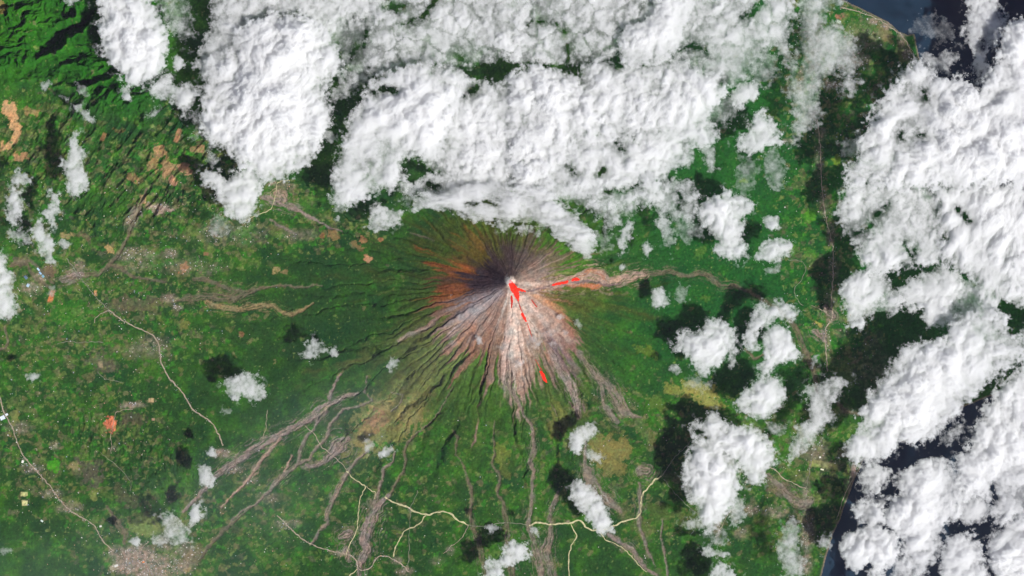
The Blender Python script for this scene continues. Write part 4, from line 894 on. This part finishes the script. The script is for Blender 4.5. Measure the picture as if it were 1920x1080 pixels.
# --- between the sheet and the coast
cloud('small bright cloud in the green gap right of the northern sheet, upper', [(1370,182),(1382,160),(1402,152),(1420,160),(1422,182),(1404,190),(1392,202),(1374,196)], 3, 4, 6, 6, group=MD)
cloud('small bright cloud in the green gap right of the northern sheet, lower', [(1380,268),(1400,248),(1410,222),(1428,212),(1446,222),(1462,244),(1462,264),(1446,272),(1420,286),(1398,286)], 3.5, 4.5, 8, 7, group=MD)
cloud('thin grey patch hugging the right shoulder of the northern sheet', [(1296,246),(1314,232),(1326,250),(1340,284),(1344,314),(1328,322),(1320,296),(1304,270)], 2, 1.8, 6, 6, group=PU)
cloud('faint grey veil over the dark patch near the green gap', oval(1350, 205, 34, 26), 1.3, .9, 12, 8, cell=.5, cs=20, group=PU)
cloud('faint drifting veil below the lower bright cloud of the green gap', oval(1452, 315, 18, 40, -15), 1, .9, 9, 8, group=PU)
cloud('thin grey curtain over the villages, left of the headland', [(1498,-60),(1592,-60),(1580,4),(1552,16),(1548,48),(1572,48),(1596,64),(1608,92),(1612,122),(1596,142),(1566,134),(1546,150),(1532,176),(1542,210),(1530,232),(1508,250),(1490,266),(1486,240),(1484,200),(1478,160),(1480,120),(1496,100),(1500,50)], 2.2, 1.7, 8, 9, 7, [(1560,90,30,.4)], gaps=[[(1498,70,4),(1500,110,5),(1500,150,3)]], cell=.3, cs=50, group=MD)
cloud('scrap of thin white cloud right below the grey curtain', oval(1592, 160, 20, 14), 1.6, 1.6, 9, 6, group=PU)
cloud('thin grey sliver left of the grey curtain', [(1440,60),(1470,66),(1484,100),(1488,130),(1470,110),(1450,90),(1430,100)], 1.6, 1.4, 8, 6, group=PU)
cloud('kidney-shaped bright cumulus with dark shadow on both sides', [(1308,398),(1322,376),(1336,368),(1352,368),(1357,353),(1368,358),(1373,368),(1388,364),(1400,372),(1414,382),(1412,393),(1398,402),(1392,412),(1397,428),(1388,444),(1400,458),(1402,480),(1386,492),(1362,484),(1346,474),(1338,464),(1344,452),(1332,440),(1328,425),(1318,420),(1310,412)], 6, 8, 5, 7, 9, [(1345,390,16,.6),(1370,430,18,.3)], group=MD, big=24)
cloud('small square-looking puff right of the kidney-shaped cumulus', [(1428,410),(1442,402),(1461,405),(1462,425),(1448,432),(1432,425)], 3, 5, 3, 4, 10, group=PU)
cloud('egg-shaped puff right of the shadow of the kidney-shaped cumulus', [(1414,484),(1424,466),(1436,450),(1460,446),(1482,453),(1484,466),(1476,480),(1455,488),(1443,494),(1428,488)], 4, 6, 4, 5, 9, [(1446,474,10,.5)], group=MD, big=18)
cloud('tiny wisps trailing under the egg-shaped puff', oval(1448, 508, 16, 6), .8, 1.0, 6, 4, group=PU)
cloud('small isolated cumulus south of the grey river east of the cone', [(1219,556),(1228,540),(1240,537),(1250,552),(1255,560),(1248,572),(1236,579),(1226,570)], 3, 6, 3.5, 5, 8, group=MD)
cloud('faint wisps right of the small isolated cumulus', oval(1278, 548, 12, 16), .7, .7, 8, 5, group=PU)
cloud('fan-shaped white cumulus, leftmost of the cluster in the east', [(1264,644),(1274,628),(1292,622),(1318,620),(1316,608),(1332,602),(1360,602),(1372,616),(1380,640),(1380,656),(1366,668),(1352,682),(1334,686),(1326,708),(1312,704),(1302,684),(1290,666),(1268,656)], 5, 7, 6, 7, 9, [(1330,660,20,.3),(1360,630,16,.25)], group=MD, big=24)
cloud('arched white cumulus above the blocky one in the eastern cluster', [(1392,634),(1402,612),(1410,594),(1416,570),(1428,562),(1436,578),(1452,566),(1476,568),(1490,576),(1498,592),(1480,602),(1460,598),(1444,608),(1428,616),(1420,630),(1420,656),(1410,664),(1398,654)], 4.5, 6.5, 4.5, 6, 9, group=MD, big=22)
cloud('blocky bright cumulus beside the grey riverbed in the east', [(1428,636),(1438,616),(1456,608),(1476,612),(1486,628),(1492,650),(1499,664),(1494,676),(1472,680),(1456,684),(1444,702),(1428,704),(1420,688),(1434,672),(1432,655)], 5.5, 8, 4, 6, 9, [(1455,655,18,.6)], group=MD, big=24)
cloud('small wisp between the fan-shaped and blocky cumulus', oval(1374, 675, 8, 12), 1.2, 1.5, 5, 4, group=PU)
cloud('small thin puff above the yellow field in the east', oval(1264, 692, 9, 7), 1, 1.4, 5, 4, group=PU)
cloud('faint veil over the yellow field below the fan-shaped cumulus', oval(1306, 718, 26, 12), 1, .8, 8, 6, group=PU)
cloud('rounded white cumulus below the blocky one', [(1378,752),(1392,738),(1410,722),(1424,708),(1446,706),(1466,716),(1474,734),(1470,756),(1452,772),(1436,786),(1414,782),(1388,772)], 5, 7, 5, 7, 9, [(1440,735,20,.4)], group=MD, big=26)
cloud('small wisps below the rounded cumulus', oval(1458, 802, 20, 8, 20), 1, 1.3, 7, 5, group=PU)
cloud('big bright cumulus hanging like a foot, lower right', [(1300,828),(1330,822),(1364,840),(1384,870),(1388,905),(1376,935),(1362,965),(1346,984),(1332,1006),(1322,986),(1310,965),(1300,945),(1285,925),(1281,892),(1282,870),(1292,848)], 9, 9, 6, 9, 9, [(1330,880,26,.55),(1345,920,20,.35)], group=MD, big=34)
cloud('bright cumulus joined to the upper right of the foot-shaped one', [(1290,806),(1298,788),(1318,796),(1326,772),(1344,774),(1356,794),(1376,797),(1410,797),(1434,818),(1450,844),(1455,864),(1440,884),(1426,910),(1404,910),(1394,882),(1382,864),(1352,846),(1318,832),(1302,822)], 7, 7.5, 6, 8, 9, [(1400,840,26,.4),(1375,820,16,.25)], gaps=[[(1300,806,3),(1316,812,6),(1326,824,3)]], group=MD, big=28)
cloud('thin grey scrap right of the foot-shaped cumulus', [(1372,930),(1384,925),(1394,950),(1392,978),(1376,986),(1368,962)], 1.6, 1.8, 6, 5, group=PU)
cloud('thin cream scrap left of the toe of the foot-shaped cumulus', oval(1300, 984, 22, 9), 1.2, 1.8, 6, 5, group=PU)
cloud('small white lens-shaped cloud near the bottom right of centre', [(1314,1032),(1328,1022),(1344,1032),(1364,1040),(1354,1046),(1336,1042),(1318,1044)], 2.2, 3.5, 4, 4, group=PU)
cloud('white cloud cut by the bottom edge under the lens-shaped one', [(1338,1072),(1346,1054),(1370,1066),(1388,1080),(1392,1120),(1330,1120)], 3, 4, 6, 6, group=MD)
cloud('slanting thin white cloud over the coast south of the eastern cluster', [(1506,734),(1540,716),(1574,704),(1592,714),(1572,738),(1556,754),(1566,784),(1548,800),(1534,822),(1502,850),(1476,868),(1482,840),(1496,818),(1492,800),(1514,788),(1520,760)], 3, 2.3, 8, 8, 7, [(1530,780,22,.5)], group=MD)
cloud('thin ragged cloud over the villages at the lower right corner of the land', [(1462,1040),(1456,1012),(1482,976),(1506,976),(1496,1000),(1500,1030),(1512,1060),(1500,1078),(1470,1078)], 2, 1.7, 8, 8, 7, group=MD)
cloud('small thin puff beside the shore at lower right', [(1534,1022),(1544,1002),(1558,1004),(1556,1020),(1542,1036)], 1.5, 2, 5, 4, group=PU)
cloud('small grey puff over the grey river bend in the east', oval(1527, 678, 6, 12, 10), 1, 1.8, 4, 4, group=PU)
# --- south and southwest
cloud('white cloud north of the elongated one, over the tan slope in the south', [(1068,838),(1070,812),(1086,798),(1110,796),(1120,804),(1110,818),(1096,834),(1082,850),(1070,846)], 3, 5, 4.5, 5, 8, group=MD)
cloud('little puff at the corner of the tan patch in the south', oval(1114, 858, 13, 10, 20), 1.6, 2.3, 5, 4, group=PU)
cloud('elongated white cloud lying across the cream ring road', [(1070,910),(1082,898),(1104,908),(1122,924),(1136,948),(1146,974),(1148,996),(1124,1000),(1108,984),(1094,964),(1082,954),(1070,936)], 5, 7, 5, 6, 8, [(1130,975,14,.3)], group=MD, big=22)
cloud('white cloud at the bottom edge left of the twin lahars', [(950,1024),(964,1008),(986,1022),(986,1044),(966,1056),(946,1066),(930,1090),(906,1090),(914,1056),(934,1050),(946,1036)], 3.5, 4.5, 7, 6, 8, group=MD)
cloud('small white dash where the ring road meets the central lahar', oval(1004, 998, 12, 5, 50), 1.5, 3, 3, 3.5, group=PU)
cloud('small thin puff left of the ring road crossing in the south', oval(922, 988, 12, 6), 1, 1.6, 5, 4, group=PU)
cloud('feathery puff left of its dark shadow in the western forest', [(420,718),(432,704),(455,701),(482,706),(488,722),(496,740),(480,752),(462,744),(440,748),(426,734)], 2.2, 3, 6, 5, 8, cell=.3, cs=16, group=PU)
cloud('very faint dot of cloud below the feathery puff', oval(425, 769, 8, 6), .8, 1.1, 4, 4, group=PU)
cloud('loose cluster of puffs in the dark forest west of the cone', [(568,664),(576,646),(590,634),(602,642),(608,656),(590,662),(580,674)], 1.8, 2.4, 7, 5, 8, cell=.3, cs=14, group=PU)
cloud('small puff right of the loose cluster in the western forest', oval(626, 661, 7, 8), 1.6, 3, 4, 4, group=PU)
cloud('bright little puff on the valley line southwest of the cone', [(722,688),(731,674),(746,673),(744,684),(732,694)], 2, 4.5, 3, 4, 8, group=PU)
cloud('flat white puff below the tan sand slope', [(711,852),(720,842),(736,838),(741,845),(730,856),(716,858)], 1.8, 4, 3, 4, 8, group=PU)
cloud('thin grey-white puff left of the flat puff on the tan slope', oval(692, 834, 9, 15, 10), 1.2, 1.3, 6, 5, group=PU)
cloud('upright puff over the main lahar at lower left', [(372,880),(378,868),(392,874),(400,892),(398,908),(384,914),(378,900)], 2.2, 4, 4, 4, 8, group=PU)
cloud('small puff just below the road end at the head of the main lahar', oval(398, 848, 10, 6, 30), 1.4, 3, 4, 4, group=PU)
cloud('upright wispy puff farther down the main lahar', [(356,968),(362,945),(374,940),(380,958),(372,980),(358,984)], 1.8, 3, 5, 4, 8, group=PU)
cloud('scattered tatters of cloud at lower left, above the town', [(286,1012),(306,996),(300,966),(324,968),(340,984),(352,996),(352,1016),(334,1020),(318,1010),(300,1020)], 1.8, 2, 8, 5, 8, cell=.4, cs=15, group=PU)
cloud('small white puff at the north edge of the town', oval(254, 1015, 10, 8, 30), 1.8, 3, 4, 4, group=PU)
cloud('thin white puff alone in the western forest', oval(60, 706, 11, 7, 10), 1.3, 2.4, 4, 4, group=PU)
cloud('faint wisp over the dark forest at the bottom left', oval(12, 1032, 12, 5), .7, 1.2, 4, 4, group=PU)
cloud('ragged puffs floating over the green northwest slope', [(688,424),(698,404),(690,394),(706,386),(726,390),(744,392),(756,396),(748,412),(730,428),(706,432)], 2, 2.8, 7, 5, 9, cell=.35, cs=18, group=PU)
cloud('thin veil left of the ragged puffs on the northwest slope', oval(640, 376, 14, 20), 1.2, 1.0, 7, 6, group=PU)
cloud('tiny white dot below the thin veil on the northwest slope', oval(634, 407, 5, 7), 1, 3, 2.5, 3, group=PU)
FL = 'scraps of cloud over the southern flank'
for lb, p, t_ in [('white scrap over the edge of the ash on the southeast flank', oval(1050, 593, 9, 5, -20), 2.6), ('thin upright scrap beyond the ash edge on the southeast flank', oval(1082, 608, 4, 9, -30), 2.2), ('small dot of cloud between the scraps on the southeast flank', oval(1059, 623, 5, 5), 2.4),
                  ('long ragged scrap across the south-southeast flank', oval(1028, 624, 17, 5, -12), 2.0), ('cluster of scraps above the isolated lava patch', oval(1002, 641, 13, 13, 20), 2.2), ('scrap right of the cluster above the isolated lava patch', oval(1037, 644, 10, 5), 1.9),
                  ('white speck on the reddish south-southwest flank', oval(898, 638, 6, 9), 2.2), ('small hook-shaped scrap beside the pale ash tongue', oval(976, 680, 8, 6, -40), 2.4), ('faint pale scrap on the southwest flank', oval(851, 643, 7, 5), 1.0), ('faint speck west of the pale ash tongue', oval(936, 652, 8, 3, 30), 1.4)]:
    cloud(lb, p, 1.1, t_, 3, 4, group=FL)
# --- east
cloud('upright cloud column at the top edge, near the upper right corner', [(1812,-60),(1872,-60),(1874,16),(1886,40),(1872,66),(1868,92),(1852,84),(1848,108),(1856,138),(1836,150),(1824,130),(1826,100),(1806,72),(1814,40)], 4, 5, 7, 8, 8, gaps=[[(1838,75,4),(1844,90,4)]], group=MD)
cloud('tattered grey wisps over the water beside the headland', [(1722,116),(1734,96),(1762,106),(1788,92),(1796,110),(1772,138),(1744,132)], 2, 1.5, 9, 7, 8, group=PU)
cloud('faint streaky veil on the sea right of the headland', oval(1748, 52, 42, 18, 15), .8, .35, 14, 10, group=PU)
cloud('great eastern bank, northern part with the brightest towers', [(1700,132),(1722,120),(1742,134),(1748,152),(1780,150),(1806,152),(1836,172),(1852,150),(1876,116),(1880,66),(1902,42),(1940,30),(2060,20),(2060,345),(1920,348),(1860,340),(1800,352),(1740,345),(1690,352),(1640,346),(1596,352),(1590,338),(1598,312),(1612,292),(1616,258),(1636,246),(1630,228),(1650,218),(1642,202),(1658,188),(1670,166),(1690,164)], 12, 8, 10, 12, 14, [(1830,235,38,.6),(1835,290,30,.5),(1880,90,30,.3),(1900,170,40,.25),(1760,260,40,.15)], gaps=[[(1735,172,5),(1738,186,4)],[(1686,252,4),(1690,262,3)],[(1722,256,3),(1726,250,3)]], group=BE, big=48)
cloud('great eastern bank, middle part with grey cellular western edge', [(1592,350),(1640,350),(1700,354),(1742,350),(1762,370),(1758,420),(1770,460),(1760,484),(1744,496),(1712,490),(1690,498),(1664,508),(1634,510),(1620,488),(1608,452),(1590,436),(1586,412),(1572,402),(1578,380)], 5, 4, 8, 10, 9, gaps=[[(1662,384,3),(1656,392,4),(1640,410,2)],[(1600,440,3),(1622,430,4),(1642,418,2)],[(1696,456,4),(1704,476,5),(1712,490,5)],[(1716,470,3),(1718,480,3)]], cell=.45, cs=46, group=BE)
cloud('great eastern bank, bright ribbed towers in the middle by the right edge', [(1758,352),(1800,356),(1860,344),(1920,350),(2060,350),(2060,540),(1920,548),(1900,556),(1876,558),(1862,580),(1846,560),(1832,530),(1812,510),(1786,500),(1768,480),(1774,450),(1762,420),(1766,380)], 10, 7, 9, 12, 10, [(1840,420,28,.5),(1800,470,24,.3),(1780,385,22,.3),(1860,390,26,.25),(1910,400,30,.2)], gaps=[[(1796,392,5),(1806,402,10),(1816,414,6)]], group=BE, big=34, stretch=(115,1.8))
cloud('rounded bank over the eastern coast, left of the green opening', [(1582,538),(1600,516),(1640,510),(1660,520),(1668,542),(1652,562),(1644,582),(1620,592),(1612,616),(1594,606),(1588,572)], 4, 5, 7, 8, 8, [(1630,555,20,.3)], group=BE)
cloud('small round cloud at the bottom of the green opening in the east', oval(1671, 567, 17, 20, 20), 3.5, 5, 5, 6, group=BE)
cloud('bank bordering the green opening from the right', [(1690,548),(1706,530),(1736,516),(1764,500),(1790,512),(1800,532),(1794,556),(1776,572),(1780,590),(1760,606),(1744,610),(1732,594),(1736,570),(1712,570),(1716,580),(1700,576)], 4.5, 5, 7, 7, 8, [(1745,540,18,.3)], group=BE)
cloud('broken cloud field over the dark speckled ground near the right edge', [(1776,590),(1790,560),(1800,536),(1826,528),(1850,560),(1866,586),(1850,590),(1830,586),(1806,600),(1790,610)], 3, 2, 10, 7, 8, cell=.6, cs=22, group=BE)
cloud('great white bank between the two dark inlets, southeast', [(1680,676),(1700,652),(1740,644),(1774,640),(1792,612),(1818,590),(1846,576),(1866,590),(1886,596),(1880,624),(1912,632),(1930,660),(1900,676),(1868,700),(1844,716),(1828,742),(1808,752),(1796,780),(1770,790),(1756,812),(1720,828),(1690,826),(1672,846),(1640,866),(1604,862),(1584,850),(1600,824),(1622,792),(1614,772),(1628,752),(1650,724)], 9, 7, 8, 11, 13, [(1790,670,45,.35),(1700,740,45,.3),(1650,830,24,.3),(1700,790,34,.2)], group=BE, big=44)
cloud('bank at the right edge beside the green patch', [(1890,545),(1930,548),(2060,545),(2060,680),(1960,670),(1930,650),(1925,625),(1940,600),(1925,570),(1900,562)], 5, 5, 8, 9, 9, group=BE)
cloud('ragged white cloud over the shoreline below the dark inlet', [(1614,878),(1640,872),(1668,884),(1664,900),(1648,906),(1644,920),(1626,918),(1614,904)], 2.6, 3, 7, 6, 8, group=BE)
cloud('broad white bank over the sea, centre of the southeast', [(1682,896),(1702,880),(1742,862),(1772,866),(1790,884),(1812,880),(1816,910),(1808,940),(1790,946),(1796,970),(1770,978),(1760,1004),(1762,1030),(1748,1052),(1730,1074),(1704,1060),(1696,1020),(1684,992),(1660,978),(1640,984),(1608,970),(1600,956),(1616,942),(1644,950),(1656,966),(1674,940),(1694,926)], 8, 6, 7, 10, 9, [(1740,900,28,.4),(1735,960,26,.25),(1700,1000,20,.15)], gaps=[[(1646,988,3),(1660,992,3)]], group=BE, big=38)
cloud('great white bank filling the right edge, lower middle', [(1820,840),(1836,800),(1852,762),(1876,726),(1920,690),(1960,684),(2060,690),(2060,980),(1940,962),(1900,970),(1880,984),(1862,960),(1850,930),(1816,926),(1800,900),(1794,868)], 9, 6.5, 9, 11, 9, [(1902,835,22,.5),(1840,880,34,.35),(1900,780,40,.15)], gaps=[[(1862,905,3),(1866,930,7),(1858,944,3)]], group=BE, big=40, cell=.15, cs=60)
cloud('fraying grey link between the lower right banks', [(1792,950),(1820,932),(1850,940),(1850,960),(1836,976),(1812,976),(1796,970)], 3, 2.3, 8, 6, 8, group=BE)
cloud('twin-lobed brilliant cumulus at the bottom, nearest the southeast shore', [(1577,1024),(1588,1004),(1612,994),(1640,984),(1664,994),(1678,1012),(1682,1038),(1672,1060),(1652,1064),(1630,1052),(1608,1068),(1592,1062),(1584,1044)], 7, 9, 5, 7, 9, [(1610,1025,18,.5),(1660,1028,16,.5)], group=BE, big=26)
cloud('white cloud running off the bottom edge right of the twin-lobed cumulus', [(1632,1072),(1652,1064),(1660,1090),(1650,1130),(1630,1130)], 3, 4, 6, 6, group=BE)
cloud('ragged cloud on the bottom edge right of the twin-lobed one', [(1672,1080),(1684,1052),(1700,1048),(1716,1066),(1730,1084),(1720,1130),(1680,1130)], 3, 2.8, 7, 6, group=BE)
cloud('white cloud on the bottom edge, third from the lower right corner', [(1768,1040),(1780,1012),(1812,1002),(1832,1020),(1840,1046),(1850,1076),(1846,1150),(1764,1150)], 6, 6, 7, 8, 9, [(1800,1060,24,.3)], group=BE)
cloud('rounded white bank in the lower right corner', [(1858,1010),(1876,994),(1908,968),(1940,964),(2060,980),(2060,1180),(1860,1180),(1868,1080),(1856,1040)], 7, 6, 8, 9, 9, [(1890,1050,28,.3)], gaps=[[(1856,1000,8),(1876,988,8)]], group=BE)
# --- vapour of the eruption
M_gas = cloud_material('volcanic_vapour', (0.84, 0.91, 1.0), .75)
M_veil = cloud_material('volcanic_haze', (0.80, 0.90, 1.0), .022)
cloud('broad milky blue volcanic haze spreading over the lower left plain', [(940,545),(820,610),(680,660),(520,720),(330,860),(100,960),(-100,1000),(-100,1180),(420,1180),(600,1000),(760,820),(880,680)], 3, 3, 30, 120, 27, big=220, cat='haze veil', name='volcanic_haze', mat=M_veil, step=6, even=True)
M_steam = cloud_material('dense_steam', (1, 1, 1), 1.6)
cloud('bluish white gas drifting southwest from the crater across the ash slope', [(945,540),(936,540),(915,552),(888,570),(862,592),(842,622),(850,638),(878,618),(900,598),(922,576),(940,554)], 1.4, .6, 6, 12, 25.5, cat='gas plume', name='gas_plume', mat=M_gas, stretch=(142, 2.6), spots=[(918,556,10,.8),(892,576,14,.9)])
cloud('small dense white steam puff on the northwest rim of the crater', oval(956, 526, 7, 5, 40), .8, 1.6, 4, 3, 25.2, cat='steam puff', name='steam_puff', mat=M_steam)
# broken scraps fraying off the large banks
for lb, p, t_ in [('torn grey scrap in the notch left of the sunlit bank', oval(652, 142, 14, 8, -30), 1.4), ('thin torn scrap at the mouth of the green gap above the scalloped fringe', oval(770, 372, 16, 6, 10), 1.6),
                  ('frayed scrap off the left side of the tower beside the small cream road cloud', oval(398, 300, 14, 9, 30), 1.3), ('frayed grey scraps in the shadow west of the long tower', oval(372, 236, 12, 22, 10), 1.0),
                  ('thin broken scraps between the twin dark inlets in the east', oval(1800, 600, 34, 16, -30), 1.4), ('torn scraps off the left edge of the northern great eastern bank', oval(1600, 275, 22, 18, -40), 1.2),
                  ('frayed scrap over the shoreline road at lower right', oval(1640, 940, 22, 9, 10), 1.6), ('thin torn scrap in the long dark inlet of the southeast', oval(1790, 815, 26, 9, -35), 1.5),
                  ('torn scrap just off the headland in the upper right', oval(1700, 140, 16, 8, 0), 1.3), ('frayed scraps under the foot-shaped cumulus toe', oval(1345, 1010, 14, 9, 0), 1.2),
                  ('curdled scraps in the dark gap east of the lumpy shoulder bank', oval(1430, 130, 24, 30, 20), .9), ('faint streaks over the green land below the lower gap cloud', oval(1400, 330, 20, 34, 10), .7)]:
    cloud(lb, p, 1.1, t_, 10, 7, 9, group='broken scraps around the big banks', cell=.4, cs=16)
# ------------------------------------------------------------------ the air itself
import bmesh
bm = bmesh.new(); bmesh.ops.create_cube(bm, size=1.0)
for v in bm.verts:
    v.co.x *= 30000; v.co.y *= 30000; v.co.z = -12.0 if v.co.z < 0 else CAMH + 10
me = bpy.data.meshes.new('haze'); bm.to_mesh(me); bm.free()
hz = bpy.data.objects.new('haze', me); scene.collection.objects.link(hz)
mh, nt, out = new_mat('thin_air')
pv = nt.nodes.new('ShaderNodeVolumePrincipled')
pv.inputs['Color'].default_value = (0.80, 0.68, 1.0, 1); pv.inputs['Density'].default_value = HAZE; pv.inputs['Anisotropy'].default_value = 0.0
nt.links.new(pv.outputs[0], out.inputs['Volume'])
me.materials.append(mh)
tag(hz, 'thin blue air over the whole scene', None, None, 'stuff')
